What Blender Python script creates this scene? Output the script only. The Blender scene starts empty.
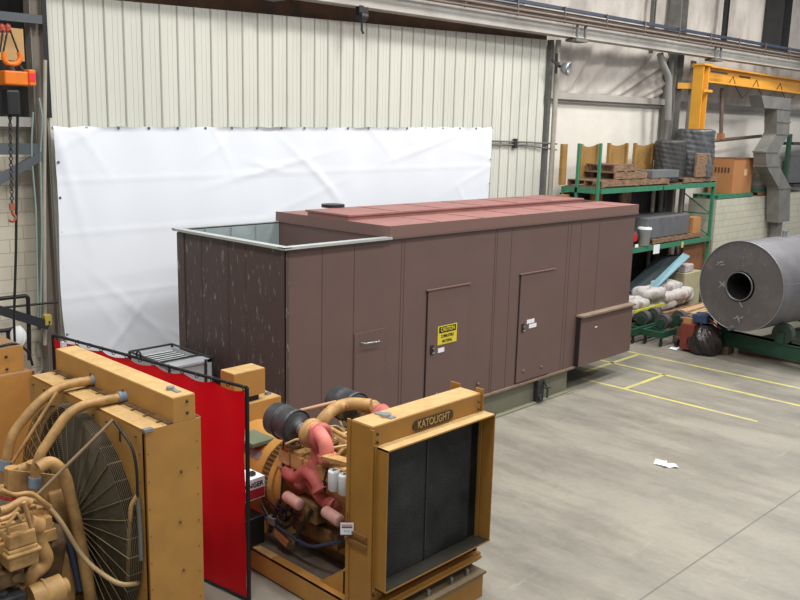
import bpy, bmesh, math, random
from mathutils import Vector, Matrix
random.seed(7)
PI = math.pi
SC = bpy.context.scene
COL = SC.collection
V = Vector

# ------------------------------------------------------------------ camera
F = 867.22
pitch, roll, yaw = 0.1938, 0.0248, 0.806
CP = V((-6.8807, -8.6508, 4.8119))
fwd = V((math.sin(yaw)*math.cos(pitch), math.cos(yaw)*math.cos(pitch), -math.sin(pitch)))
r0 = V((math.cos(yaw), -math.sin(yaw), 0)); u0 = r0.cross(fwd)
RT = r0*math.cos(roll)+u0*math.sin(roll); UP = -r0*math.sin(roll)+u0*math.cos(roll)
cd = bpy.data.cameras.new('camera'); cam = bpy.data.objects.new('camera', cd); COL.objects.link(cam)
cd.sensor_width = 36; cd.lens = F/800*36; cd.clip_end = 200; cd.clip_start = .05
cam.matrix_world = Matrix(((RT.x, UP.x, -fwd.x, CP.x), (RT.y, UP.y, -fwd.y, CP.y), (RT.z, UP.z, -fwd.z, CP.z), (0, 0, 0, 1)))
SC.camera = cam

def wall_y(x, off=0.0):            # the back wall runs slightly askew to the enclosure
    return 4.2-0.07*x+off
def at(u, v, x=None, y=None, z=None, w=None):
    "point of the place seen at photo pixel (u,v) on a plane x=, y=, z= or the wall plane moved by w"
    d = fwd+RT*((u-400)/F)-UP*((v-300)/F)
    if x is not None: t = (x-CP.x)/d.x
    elif y is not None: t = (y-CP.y)/d.y
    elif z is not None: t = (z-CP.z)/d.z
    else: t = (4.2+w-0.07*CP.x-CP.y)/(d.y+0.07*d.x)
    return CP+d*t

# ------------------------------------------------------------------ materials
def lin(c):
    return tuple(((x/255)/12.92 if x/255 <= .04045 else ((x/255+.055)/1.055)**2.4) for x in c)+(1,)
_M = {}
def mat(name, col, rough=.55, metal=0, var=.12, scale=3.0, col2=None, bump=0, bscale=30, spec=.4, stretch=None, emit=None, alpha=None, trans=0, thr=(.35, .7), sub=None):
    if name in _M: return _M[name]
    m = bpy.data.materials.new(name); m.use_nodes = True; nt = m.node_tree; N = nt.nodes; L = nt.links
    b = N['Principled BSDF']
    b.inputs['Roughness'].default_value = rough; b.inputs['Metallic'].default_value = metal
    b.inputs['Specular IOR Level'].default_value = spec
    c = lin(col); c2 = lin(col2) if col2 else tuple(x*(1-2*var) for x in c[:3])+(1,)
    tc = N.new('ShaderNodeTexCoord'); mp = N.new('ShaderNodeMapping'); L.new(tc.outputs['Object'], mp.inputs['Vector'])
    if stretch: mp.inputs['Scale'].default_value = stretch
    nz = N.new('ShaderNodeTexNoise'); nz.inputs['Scale'].default_value = scale; nz.inputs['Detail'].default_value = 7; nz.inputs['Roughness'].default_value = .62
    L.new(mp.outputs[0], nz.inputs['Vector'])
    cr = N.new('ShaderNodeValToRGB'); cr.color_ramp.elements[0].position = thr[0]; cr.color_ramp.elements[1].position = thr[1]
    cr.color_ramp.elements[0].color = c; cr.color_ramp.elements[1].color = c2
    L.new(nz.outputs['Fac'], cr.inputs['Fac']); L.new(cr.outputs[0], b.inputs['Base Color'])
    if bump:
        n2 = N.new('ShaderNodeTexNoise'); n2.inputs['Scale'].default_value = bscale; n2.inputs['Detail'].default_value = 4; L.new(mp.outputs[0], n2.inputs['Vector'])
        bp = N.new('ShaderNodeBump'); bp.inputs['Strength'].default_value = bump; bp.inputs['Distance'].default_value = .02
        L.new(n2.outputs['Fac'], bp.inputs['Height']); L.new(bp.outputs[0], b.inputs['Normal'])
    if trans: b.inputs['Transmission Weight'].default_value = trans
    _M[name] = m
    m['_out'] = 0
    return m
def nodes(m): return m.node_tree.nodes, m.node_tree.links, m.node_tree.nodes['Principled BSDF']

# ------------------------------------------------------------------ mesh builder
class MB:
    def __init__(s): s.v = []; s.f = []; s.sm = []
    def add(s, vs, fs, smooth=False):
        o = len(s.v); s.v += [tuple(p) for p in vs]; s.f += [tuple(i+o for i in q) for q in fs]; s.sm += [smooth]*len(fs); return s
    def box(s, a, b, rz=0, piv=None):
        x0, y0, z0 = a; x1, y1, z1 = b
        vs = [V(p) for p in ((x0,y0,z0),(x1,y0,z0),(x1,y1,z0),(x0,y1,z0),(x0,y0,z1),(x1,y0,z1),(x1,y1,z1),(x0,y1,z1))]
        if rz:
            c = V(piv) if piv else V(((x0+x1)/2, (y0+y1)/2, 0)); R = Matrix.Rotation(rz, 3, 'Z'); vs = [c+R@(p-c) for p in vs]
        return s.add(vs, [(0,3,2,1),(4,5,6,7),(0,1,5,4),(1,2,6,5),(2,3,7,6),(3,0,4,7)])
    def bar(s, p, q, w, h, up=(0,0,1)):
        "box of section w x h from p to q"
        p = V(p); q = V(q); d = (q-p).normalized(); up = V(up)
        if abs(d.dot(up)) > .98: up = V((1,0,0))
        sd = d.cross(up).normalized(); u = sd.cross(d)
        vs = [c+sd*a*w/2+u*b*h/2 for c in (p, q) for a, b in ((-1,-1),(1,-1),(1,1),(-1,1))]
        return s.add(vs, [(0,1,2,3),(7,6,5,4),(0,4,5,1),(1,5,6,2),(2,6,7,3),(3,7,4,0)])
    def cyl(s, p, q, r, r2=None, n=20, cap=True, smooth=True):
        p = V(p); q = V(q); r2 = r if r2 is None else r2; d = (q-p).normalized()
        a = d.orthogonal().normalized(); b = d.cross(a)
        vs = [p+(a*math.cos(2*PI*i/n)+b*math.sin(2*PI*i/n))*r for i in range(n)]+[q+(a*math.cos(2*PI*i/n)+b*math.sin(2*PI*i/n))*r2 for i in range(n)]
        s.add(vs, [(i,(i+1)%n,n+(i+1)%n,n+i) for i in range(n)], smooth)
        if cap: s.add(vs, [tuple(range(n-1,-1,-1)), tuple(range(n,2*n))])
        return s
    def lathe(s, p, d, prof, n=24, smooth=True):
        "prof = [(along, radius)...] around the axis from p in direction d"
        p = V(p); d = V(d).normalized(); a = d.orthogonal().normalized(); b = d.cross(a); vs = []
        for t, r in prof: vs += [p+d*t+(a*math.cos(2*PI*i/n)+b*math.sin(2*PI*i/n))*max(r, 1e-4) for i in range(n)]
        fs = [(k*n+i, k*n+(i+1)%n, (k+1)*n+(i+1)%n, (k+1)*n+i) for k in range(len(prof)-1) for i in range(n)]
        return s.add(vs, fs, smooth)
    def tube(s, pts, r, n=10, bend=0, cap=True, rr=None):
        pts = [V(p) for p in pts]
        if bend:
            out = [pts[0]]
            for i in range(1, len(pts)-1):
                a, b, c = pts[i-1], pts[i], pts[i+1]
                bb = min(bend, (a-b).length*.49, (c-b).length*.49)
                p0 = b+(a-b).normalized()*bb; p1 = b+(c-b).normalized()*bb
                for k in range(6):
                    t = k/5; out.append(p0*(1-t)**2+b*2*t*(1-t)+p1*t*t)
            out.append(pts[-1]); pts = out
        m = len(pts); tang = []
        for i in range(m):
            t = (pts[min(i+1, m-1)]-pts[max(i-1, 0)])
            tang.append(t.normalized() if t.length > 1e-9 else V((0,0,1)))
        a = tang[0].orthogonal().normalized(); vs = []
        for i in range(m):
            a = (a-tang[i]*a.dot(tang[i])).normalized(); b = tang[i].cross(a)
            q = rr[i] if (rr and len(rr) == m) else r
            vs += [pts[i]+(a*math.cos(2*PI*j/n)+b*math.sin(2*PI*j/n))*q for j in range(n)]
        s.add(vs, [(k*n+i, k*n+(i+1)%n, (k+1)*n+(i+1)%n, (k+1)*n+i) for k in range(m-1) for i in range(n)], True)
        if cap: s.add(vs, [tuple(range(n-1,-1,-1)), tuple(range((m-1)*n, m*n))])
        return s
    def ball(s, c, r, n=14, sc=(1,1,1)):
        c = V(c); vs = []; fs = []; k = n//2
        for i in range(k+1):
            t = PI*i/k
            vs += [c+V((math.sin(t)*math.cos(2*PI*j/n)*r*sc[0], math.sin(t)*math.sin(2*PI*j/n)*r*sc[1], math.cos(t)*r*sc[2])) for j in range(n)]
        fs = [(i*n+j, (i+1)*n+j, (i+1)*n+(j+1)%n, i*n+(j+1)%n) for i in range(k) for j in range(n)]
        return s.add(vs, fs, True)
    def poly(s, pts, ex):
        "flat outline pts pushed along vector ex"
        n = len(pts); ex = V(ex); vs = [V(p) for p in pts]+[V(p)+ex for p in pts]
        return s.add(vs, [tuple(range(n-1,-1,-1)), tuple(range(n, 2*n))]+[(i,(i+1)%n,n+(i+1)%n,n+i) for i in range(n)])
    def quad(s, a, b, c, d): return s.add([a,b,c,d], [(0,1,2,3)])
    def torus(s, c, ax, R, r, n=32, m=6):
        c = V(c); ax = V(ax).normalized(); a = ax.orthogonal().normalized(); b = ax.cross(a)
        vs = []
        for i in range(n):
            d = a*math.cos(2*PI*i/n)+b*math.sin(2*PI*i/n)
            vs += [c+d*(R+r*math.cos(2*PI*j/m))+ax*(r*math.sin(2*PI*j/m)) for j in range(m)]
        return s.add(vs, [(i*m+j, ((i+1)%n)*m+j, ((i+1)%n)*m+(j+1)%m, i*m+(j+1)%m) for i in range(n) for j in range(m)], True)
    def grid(s, fn, nu, nv, smooth=True):
        vs = [fn(i/nu, j/nv) for j in range(nv+1) for i in range(nu+1)]
        return s.add(vs, [(j*(nu+1)+i, j*(nu+1)+i+1, (j+1)*(nu+1)+i+1, (j+1)*(nu+1)+i) for j in range(nv) for i in range(nu)], smooth)
    def build(s, name, m, parent=None, bevel=0, fix=True):
        me = bpy.data.meshes.new(name)
        if parent is None:
            xs = [p[0] for p in s.v]; ys = [p[1] for p in s.v]; zs = [p[2] for p in s.v]
            loc = V(((min(xs)+max(xs))/2, (min(ys)+max(ys))/2, min(zs)))
        else:
            loc = V((0,0,0)); q = parent
            while q: loc += q.location; q = q.parent      # roots are built unrotated
        me.from_pydata([tuple(V(p)-loc) for p in s.v], [], s.f)
        me.polygons.foreach_set('use_smooth', s.sm)
        if fix:
            bm = bmesh.new(); bm.from_mesh(me); bmesh.ops.recalc_face_normals(bm, faces=bm.faces); bm.to_mesh(me); bm.free()
        me.materials.append(m)
        o = bpy.data.objects.new(name, me); COL.objects.link(o)
        if parent is None: o.location = loc
        else: o.parent = parent
        if bevel:
            b = o.modifiers.new('bevel', 'BEVEL'); b.width = bevel; b.segments = 2; b.limit_method = 'ANGLE'; b.angle_limit = .7
        return o
def thing(name, label, cat, loc, group=None):
    o = bpy.data.objects.new(name, None); COL.objects.link(o); o.location = loc; o.empty_display_size = .1
    o['label'] = label; o['category'] = cat
    if group: o['group'] = group
    return o
def tag(o, label, cat, group=None, kind=None):
    o['label'] = label; o['category'] = cat
    if group: o['group'] = group
    if kind: o['kind'] = kind
    return o
def struct(o, label=None):
    o['kind'] = 'structure'
    if label: o['label'] = label
    return o
def clone(root, loc, rz=0, label=None, group=None, mats=None):
    r = root.copy(); COL.objects.link(r); r.location = loc; r.rotation_euler = (0, 0, rz)
    if label: r['label'] = label
    if group: r['group'] = group
    for ch in list(root.children):
        c = ch.copy(); COL.objects.link(c); c.parent = r
        for g in list(ch.children):
            d = g.copy(); COL.objects.link(d); d.parent = c
    return r
def text(name, body, m, origin, right, up, size, parent, stretch=1.0, ext=.002, align='CENTER'):
    cu = bpy.data.curves.new(name, 'FONT'); cu.body = body; cu.size = size; cu.align_x = align; cu.align_y = 'CENTER'; cu.extrude = ext; cu.offset = size*.012
    t = bpy.data.objects.new(name, cu); COL.objects.link(t)
    dg = bpy.context.evaluated_depsgraph_get(); me = bpy.data.meshes.new_from_object(t.evaluated_get(dg))
    bpy.data.objects.remove(t)
    right = V(right).normalized(); up = V(up).normalized(); nr = right.cross(up)
    loc = V((0,0,0)); q = parent
    while q: loc += q.location; q = q.parent
    for v in me.vertices:
        c = v.co; v.co = V(origin)+right*c.x*stretch+up*c.y+nr*c.z-loc
    me.materials.clear(); me.materials.append(m)
    o = bpy.data.objects.new(name, me); COL.objects.link(o); o.parent = parent
    return o

# ------------------------------------------------------------------ palette
M_SIDING = mat('siding_paint', (204,206,196), .45, var=.05, scale=1.2, stretch=(1,1,.25))
M_TARP = mat('white_vinyl', (226,233,241), .55, var=.02, scale=.8, spec=.3)
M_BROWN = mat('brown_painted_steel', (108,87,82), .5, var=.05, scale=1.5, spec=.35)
M_BROWN_END = mat('shaded_brown_scratched_steel', (84,71,67), .55, var=.06, scale=1.5)  # darker copy of the front brown: the end wall's shade is in the colour
M_ROOF = mat('faded_red_brown_roof', (152,106,100), .65, col2=(132,94,90), scale=2.5, thr=(.3,.75))
M_FASCIA = mat('brown_fascia', (118,90,84), .55, col2=(110,98,84), scale=6, thr=(.5,.75))
M_GALV = mat('galvanised_steel', (185,192,190), .4, .3, var=.08, scale=4)
M_GALVIN = mat('galvanised_inner_sheet', (160,174,176), .45, .2, var=.12, scale=2)
M_SKIDG = mat('dusty_olive_steel', (118,116,100), .6, var=.08)
M_YEL = mat('mustard_machine_paint', (182,135,68), .5, col2=(168,124,64), scale=4)
M_YEL2 = mat('tan_machine_paint', (188,148,94), .5, col2=(128,98,60), scale=5, thr=(.42,.72))
M_YELD = mat('dusty_yellow_top', (194,162,110), .65, col2=(172,140,92), scale=8)
M_RADY = mat('ochre_radiator_paint', (164,119,54), .5, col2=(150,108,50), scale=3)
M_CORE = mat('black_radiator_core', (66,68,68), .6, var=.2, scale=1.6, col2=(30,31,32), thr=(.3,.62))
M_BLACK = mat('black_rubber', (30,30,32), .5, var=.1)
M_DKMET = mat('dark_steel', (60,60,62), .45, .3, var=.12)
M_RED = mat('rust_red_primer', (190,100,94), .6, col2=(164,84,74), scale=8, bump=.2, bscale=40)
M_PINK = mat('pale_pink_paint', (206,160,152), .55, col2=(186,140,130), scale=12)
M_WHITE = mat('white_paint', (228,232,234), .5, var=.03)
M_SILV = mat('bare_steel_clamp', (160,165,170), .35, .6, var=.08)
M_BLUEH = mat('blue_silicone_hose', (132,152,172), .6, var=.08)
M_WIRE = mat('guard_wire', (112,100,78), .5, .3, var=.1)
M_GREENR = mat('green_rack_paint', (58,128,98), .5, var=.1, scale=5)
M_GREEND = mat('dark_green_paint', (38,76,58), .5, var=.12, scale=4)
M_WOOD = mat('weathered_pallet_wood', (152,120,92), .8, col2=(84,70,58), scale=6, stretch=(1,4,4), bump=.2)
M_WOODN = mat('fresh_lumber', (206,176,134), .75, col2=(180,146,102), scale=5, stretch=(1,4,4))
M_PLY = mat('yellowed_plywood', (160,124,66), .75, col2=(128,98,56), scale=3)
M_CARD = mat('brown_cardboard', (176,122,78), .8, var=.04, scale=2)
M_TANK = mat('raw_rolled_steel', (104,103,108), .5, .25, col2=(128,127,132), scale=1.6, thr=(.45,.8))
M_TANKE = mat('scuffed_steel_head', (92,88,88), .5, .2, col2=(112,108,108), scale=2.2, thr=(.5,.85))
M_BORE = mat('black_bore', (12,12,13), .9, var=0)
M_CRANE = mat('crane_yellow', (222,164,58), .5, col2=(200,144,50), scale=1)
M_BEAM = mat('grey_beam_paint', (178,176,170), .5, col2=(150,146,140), scale=.8)
M_GREYST = mat('grey_column_paint', (112,112,108), .6, var=.1)
M_CONC = mat('floor_concrete', (158,156,146), .5)
M_INSUL = mat('insulation_vinyl', (205,198,190), .6, col2=(138,130,124), scale=1.1, stretch=(1,1,.5), thr=(.45,.78))
M_WPANEL = mat('white_wall_panel', (224,221,212), .6, var=.04)
M_BUS = mat('blue_black_busbar', (48,58,80), .4, var=.1)
M_CONDUIT = mat('brown_grey_conduit', (120,104,94), .5, .2, var=.15)
M_WRAP = mat('dark_plastic_wrap', (92,94,98), .3, col2=(62,64,68), scale=5, bump=.5, bscale=12)
M_DARKBOX = mat('charcoal_block', (102,104,108), .6, var=.12, scale=4)
M_TEAL = mat('pale_teal_sheet', (128,168,180), .35, var=.06)
M_CANVAS = mat('dark_slate_canvas', (62,74,78), .7, var=.12)
M_BAG = mat('white_woven_sack', (188,184,182), .6, col2=(158,138,134), scale=5, thr=(.52,.66), bump=.6, bscale=6)
M_BUFF = mat('buff_crate', (178,172,140), .7, var=.1)
M_ORANGE = mat('hoist_orange', (226,120,30), .45, var=.1)
M_PAPER = mat('white_paper', (232,234,240), .7, var=.01)
M_TXT = mat('black_print', (22,22,22), .6, var=0)
M_SIGNY = mat('caution_yellow', (220,200,60), .5, var=.02)
M_REDP = mat('red_print', (170,40,48), .6, var=.03)
M_DIRTY = mat('oily_brown_casting', (120,92,56), .55, col2=(64,50,36), scale=9, thr=(.4,.65))
M_NAVY = mat('navy_hose', (50,62,84), .5, var=.1)

# siding: faint streaks; concrete: stains and scuffs
def concrete():
    N, L, b = nodes(M_CONC)
    for n in list(N):
        if n.type in ('TEX_NOISE', 'VALTORGB'): N.remove(n)
    tc = [n for n in N if n.type == 'TEX_COORD'][0]
    def noise(sc, det, ro, st=None):
        mp = N.new('ShaderNodeMapping'); L.new(tc.outputs['Object'], mp.inputs[0])
        if st: mp.inputs['Scale'].default_value = st
        n = N.new('ShaderNodeTexNoise'); n.inputs['Scale'].default_value = sc; n.inputs['Detail'].default_value = det; n.inputs['Roughness'].default_value = ro; L.new(mp.outputs[0], n.inputs['Vector']); return n
    def ramp(src, a, b_, ca, cb):
        r = N.new('ShaderNodeValToRGB'); e = r.color_ramp.elements; e[0].position = a; e[1].position = b_; e[0].color = ca; e[1].color = cb; L.new(src.outputs['Fac'], r.inputs['Fac']); return r
    r1 = ramp(noise(.55, 8, .6), .32, .68, lin((136,133,124)), lin((156,151,138)))
    r2 = ramp(noise(1.1, 9, .7, (1.8,.5,1)), .42, .72, (1,1,1,1), lin((196,196,198)))
    r3 = ramp(noise(14, 5, .7), .3, .7, lin((240,240,240)), (1,1,1,1))
    r4 = ramp(noise(2.3, 6, .75, (.35,2.2,1)), .62, .70, (0,0,0,1), (1,1,1,1))
    def mul(a, b_, f=1, t='MULTIPLY'):
        m = N.new('ShaderNodeMix'); m.data_type = 'RGBA'; m.blend_type = t; m.inputs[0].default_value = f
        L.new(a, m.inputs[6]); L.new(b_, m.inputs[7]); return m.outputs[2]
    c = mul(r1.outputs[0], r2.outputs[0], .9); c = mul(c, r3.outputs[0], .9)
    m = N.new('ShaderNodeMix'); m.data_type = 'RGBA'; m.inputs[7].default_value = lin((166,163,153)); L.new(c, m.inputs[6])
    sc = N.new('ShaderNodeMath'); sc.operation = 'MULTIPLY'; sc.inputs[1].default_value = .35; L.new(r4.outputs[0], sc.inputs[0]); L.new(sc.outputs[0], m.inputs[0])
    L.new(m.outputs[2], b.inputs['Base Color'])
    rr = N.new('ShaderNodeMapRange'); L.new(r2.outputs[0], rr.inputs[0]); rr.inputs[3].default_value = .3; rr.inputs[4].default_value = .5; L.new(rr.outputs[0], b.inputs['Roughness'])
concrete()
def scratches(m, dens=.0, col=(150,145,140)):
    "short pale scuffs over a dark paint"
    N, L, b = nodes(m); src = b.inputs['Base Color'].links[0].from_socket
    tc = [n for n in N if n.type == 'TEX_COORD'][0]
    mp = N.new('ShaderNodeMapping'); mp.inputs['Scale'].default_value = (5,5,1.6); mp.inputs['Rotation'].default_value = (.35,0,0); L.new(tc.outputs['Object'], mp.inputs[0])
    n = N.new('ShaderNodeTexNoise'); n.inputs['Scale'].default_value = 2.4; n.inputs['Detail'].default_value = 5; n.inputs['Roughness'].default_value = .72; L.new(mp.outputs[0], n.inputs['Vector'])
    r = N.new('ShaderNodeValToRGB'); r.color_ramp.elements[0].position = .575+dens; r.color_ramp.elements[1].position = .66+dens; L.new(n.outputs['Fac'], r.inputs['Fac'])
    s_ = N.new('ShaderNodeMath'); s_.operation = 'MULTIPLY'; s_.inputs[1].default_value = .75; L.new(r.outputs[0], s_.inputs[0])
    x = N.new('ShaderNodeMix'); x.data_type = 'RGBA'; L.new(src, x.inputs[6]); x.inputs[7].default_value = lin(col); L.new(s_.outputs[0], x.inputs[0]); L.new(x.outputs[2], b.inputs['Base Color'])
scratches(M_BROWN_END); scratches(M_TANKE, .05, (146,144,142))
def translucent(name, col, w=.5, rough=.4):
    m = mat(name, col, rough, var=.08, scale=1.5); N, L, b = nodes(m)
    t = N.new('ShaderNodeBsdfTranslucent'); t.inputs[0].default_value = lin(col); mx = N.new('ShaderNodeMixShader'); mx.inputs[0].default_value = w
    out = [n for n in N if n.type == 'OUTPUT_MATERIAL'][0]
    L.new(b.outputs[0], mx.inputs[1]); L.new(t.outputs[0], mx.inputs[2]); L.new(mx.outputs[0], out.inputs[0]); return m
M_REDSCR = translucent('red_welding_vinyl', (212,14,30), .4)
M_CINDER = mat('painted_block', (214,208,190), .65, var=.04, scale=2)
def blocks(m, bw=.406, bh=.203, axis='XZ'):
    N, L, b = nodes(m); src = b.inputs['Base Color'].links[0].from_socket
    tc = [n for n in N if n.type == 'TEX_COORD'][0]
    sp = N.new('ShaderNodeSeparateXYZ'); cb = N.new('ShaderNodeCombineXYZ'); L.new(tc.outputs['Object'], sp.inputs[0])
    L.new(sp.outputs['X'], cb.inputs['X']); L.new(sp.outputs['Z'], cb.inputs['Y'])
    br = N.new('ShaderNodeTexBrick'); br.inputs['Scale'].default_value = 1; br.inputs['Brick Width'].default_value = bw; br.inputs['Row Height'].default_value = bh; br.inputs['Mortar Size'].default_value = .006
    L.new(cb.outputs[0], br.inputs['Vector'])
    x = N.new('ShaderNodeMix'); x.data_type = 'RGBA'; x.blend_type = 'MULTIPLY'; L.new(src, x.inputs[6]); x.inputs[7].default_value = lin((214,210,202)); L.new(br.outputs['Fac'], x.inputs[0]); L.new(x.outputs[2], b.inputs['Base Color'])
    bp = N.new('ShaderNodeBump'); bp.invert = True; bp.inputs['Strength'].default_value = .5; bp.inputs['Distance'].default_value = .01; L.new(br.outputs['Fac'], bp.inputs['Height']); L.new(bp.outputs[0], b.inputs['Normal'])
blocks(M_CINDER)
M_CINDER2 = mat('grey_buff_block', (196,194,178), .7, var=.06, scale=2); blocks(M_CINDER2)

# ================================================================== SETTING
fl = struct(MB().box((-14,-14,-.2), (36,9,0)).build('floor', M_CONC))
M_LINE = mat('worn_yellow_floor_paint', (206,196,96), .6, col2=(176,170,128), scale=3, thr=(.42,.62))
M_JOINT = mat('dark_joint_filler', (118,114,108), .8, var=.1)
for (x0,y0,x1,y1,w) in ((9.36,1.4,9.32,-4.2,.075),(7.8,.3,7.82,-3.2,.07),(10.52,1.3,10.5,-3.2,.08),(8.2,.56,10.5,.54,.09),(7.85,-.63,9.36,-.66,.08)):
    MB().bar((x0,y0,.001), (x1,y1,.001), w, .002).build('painted_line', M_LINE, fl)
MB().bar((-6,-4.55,.0005), (20,-5.2,.0005), .018, .001).build('floor_joint', M_JOINT, fl)
MB().bar((11.0,-6,.0005), (11.0,3,.0005), .014, .001).build('floor_joint', M_JOINT, fl)

def wp(x, off, z): return V((x, wall_y(x, off), z))
# ribbed siding liner of the back wall
def siding():
    m = MB(); xs = []; x = -1.06; pitch_ = .3045
    while x < 10.5:
        xs += [(x, 0), (x+.012, -.02), (x+.034, -.02), (x+.046, 0), (x+.13, 0), (x+.135, -.006), (x+.145, -.006), (x+.15, 0), (x+.21, 0), (x+.215, -.006), (x+.225, -.006), (x+.23, 0)]; x += pitch_
    zt = lambda q: 6.68+(q-1.1)*.0275
    vs = []; 
    for q, o in xs: vs += [wp(q, o, 0), wp(q, o, zt(q))]
    m.add(vs, [(2*i, 2*i+2, 2*i+3, 2*i+1) for i in range(len(xs)-1)])
    return m
sd = struct(siding().build('wall_back', M_SIDING, fix=False), 'cream ribbed metal wall siding')
# panel seams: a thin grey strip beside each rib
m = MB(); x = -1.06
while x < 10.5:
    p = wp(x-.006, -.004, 0); q = wp(x-.006, -.004, 6.68+(x-1.1)*.0275); m.bar(p, q, .012, .008, up=(0,1,0)); x += .3045
m.build('seam_strip', mat('grey_seam', (158,158,146), .7, var=.1), sd)
# end trim and structure behind
struct(MB().bar(wp(-1.6,.35,0), wp(-1.6,.35,4.78), .9, .02, up=(0,1,0)).build('trim_1', M_GREYST)) if 0 else None
# left bay: block wall below, dark recess above
a = wp(-7.5, .25, 0); b_ = wp(-1.02, .25, 0)
struct(MB().poly([wp(-7.5,.25,0), wp(-1.02,.25,0), wp(-1.02,.25,4.72), wp(-7.5,.25,4.72)], (0,.25,0)).build('wall_block', M_CINDER), 'painted block wall of the hoist bay')
struct(MB().poly([wp(-7.5,.0,4.72), wp(-1.1,.0,4.72), wp(-1.1,.0,4.86), wp(-7.5,.0,4.86)], (0,.7,0)).build('trim_1', M_BEAM), 'pale ledge on top of the block wall')
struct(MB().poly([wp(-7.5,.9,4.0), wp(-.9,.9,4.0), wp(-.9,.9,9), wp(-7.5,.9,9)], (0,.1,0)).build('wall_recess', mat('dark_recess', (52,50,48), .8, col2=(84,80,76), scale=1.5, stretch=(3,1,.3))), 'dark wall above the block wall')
# column at the end of the siding beside the hoist bay
m = MB()
for dx in (-.085, .085): m.bar(wp(-1.2+dx,.0,0), wp(-1.2+dx,.0,8.4), .012, .2, up=(0,1,0))
m.bar(wp(-1.2,.0,0), wp(-1.2,.0,8.4), .17, .012, up=(0,1,0))
struct(m.build('column_bay', mat('taupe_column', (128,120,110), .6, var=.08)), 'taupe steel column at the edge of the siding')
struct(MB().bar(wp(-1.085,-.06,4.86), wp(-1.085,-.06,8.2), .07, .1, up=(0,1,0)).build('gap_shadow', M_BLACK), 'painted gap shadow strip beside the siding')  # black bar stands in for the shadow in the gap
# ---- beyond the siding
m = MB()
def draped(x0, x1, z0, z1, off, amp, seed, tens=(.5, 1)):
    rnd = random.Random(seed); k = [(rnd.uniform(.5,3.5), rnd.uniform(0,6), rnd.uniform(.3,1)) for _ in range(7)]
    def fn(s, t):
        x = x0+(x1-x0)*s; z = z0+(z1-z0)*t
        w = 0
        for f_, ph, a_ in k:
            q = math.sin(f_*(x*2.2+(1-t)**2*s*tens[0]*6)+ph); w += a_*(abs(q)**.6*(1 if q > 0 else -1))
        w = w/3.2*amp*math.sin(PI*min(1, max(0, t)))**.45*(.35+.65*s)
        return wp(x, off-abs(amp)*math.sin(PI*t)*.5+w, z)
    return fn
ins1 = MB().grid(draped(10.7,16.3,5.78,7.45,.42,.20,3,(1.6,1)), 180, 34)
struct(ins1.build('wall_insulation', M_INSUL, fix=False), 'billowing white insulation blanket below the crane beam')
struct(MB().grid(draped(10.2,34,7.3,10.5,.5,.07,5,(0,1)), 260, 10).build('wall_insulation_upper', M_INSUL, fix=False), 'insulation blanket above the crane beam')
struct(MB().grid(draped(16.5,34,5.78,7.45,.45,.16,9), 220, 30).build('wall_insulation_far', M_INSUL, fix=False), 'insulation blanket under the yellow jib')
struct(MB().poly([wp(10.6,.42,0), wp(16.2,.42,0), wp(16.2,.42,5.72), wp(10.6,.42,5.72)], (0,.1,0)).build('wall_panel', M_WPANEL), 'smooth white wall panel behind the rack')
struct(MB().poly([wp(16.2,.42,0), wp(34,.42,0), wp(34,.42,5.72), wp(16.2,.42,5.72)], (0,.1,0)).build('wall_panel_far', M_WPANEL), 'white panel wall behind the duct')
# girt between panel and blanket, then grime
m = MB(); m.bar(wp(10.75,.28,5.72), wp(16.3,.28,5.75), .1, .16); m.bar(wp(10.75,.34,5.6), wp(16.3,.34,5.62), .04, .05); struct(m.build('trim_3', M_BEAM), 'pale horizontal girt')
m = MB(); m.bar(wp(16.6,.28,5.72), wp(34,.28,5.75), .1, .16); struct(m.build('trim_4', M_GREYST), 'grey horizontal girt')
# siding end column (round downpipe and channel)
m = MB(); m.bar(wp(10.62,.02,0), wp(10.62,.02,6.95), .1, .12, up=(0,1,0)); struct(m.build('trim_5', M_GREYST), 'grey channel at the end of the siding')
dp = MB().tube([wp(10.72,-.12,0), wp(10.72,-.12,6.95)], .06, 14)
tag(dp.build('downpipe', mat('pale_grey_pipe', (176,172,160), .4, .2, var=.12)), 'tall pale grey vertical pipe at the end of the cream siding', 'pipe')
# columns of the far bay
colg = mat('grimy_grey_column', (104,104,100), .6, col2=(134,132,126), scale=3)
def icol(x, off, z0, z1, w, name, lab, mt=None):
    m = MB()
    for dx in (-w/2, w/2): m.bar(wp(x+dx, off, z0), wp(x+dx, off, z1), .02, w, up=(0,1,0))
    m.bar(wp(x, off, z0), wp(x, off, z1), w, .02, up=(0,1,0))
    return struct(m.build(name, mt or colg), lab)
icol(16.25, .15, 0, 10, .34, 'column_far', 'grey building column between the two insulated bays')
icol(15.15, .25, 7.0, 10.5, .1, 'column_upper', 'thin dark upright above the crane beam', M_GREYST)
icol(22.0, .1, 7.4, 10.5, .55, 'column_dark', 'dark column above the crane beam', M_DKMET)
icol(18.9, .2, 7.4, 10.5, .12, 'column_thin', 'thin dark column above the crane beam', M_DKMET)
for i, (x, r, dy, mt, lab) in enumerate(((15.75,.07,-.05,M_GREYST,'grey vertical pipe nearest the white panel, beside the grey column'),(16.75,.06,-.1,M_BEAM,'pale vertical pipe against the yellow jib post'),(16.95,.045,-.05,M_CONDUIT,'brown grey vertical conduit behind the yellow jib post'))):
    tag(MB().tube([wp(x,dy,0), wp(x,dy,6.9)], r, 10).build('wall_pipe', mt), lab, 'pipe', 'vertical pipes by the far column')
# elbowed vent leaning onto the column
tag(MB().tube([at(660,54,w=-.3), at(662,62,w=-.3), at(669,78,w=-.3), at(668,120,w=-.3)], .09, 12, bend=.2).build('vent_duct', mat('mid_grey_pipe',(140,140,136),.5)), 'pale dog-legged duct beside the grey column', 'duct')
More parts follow.
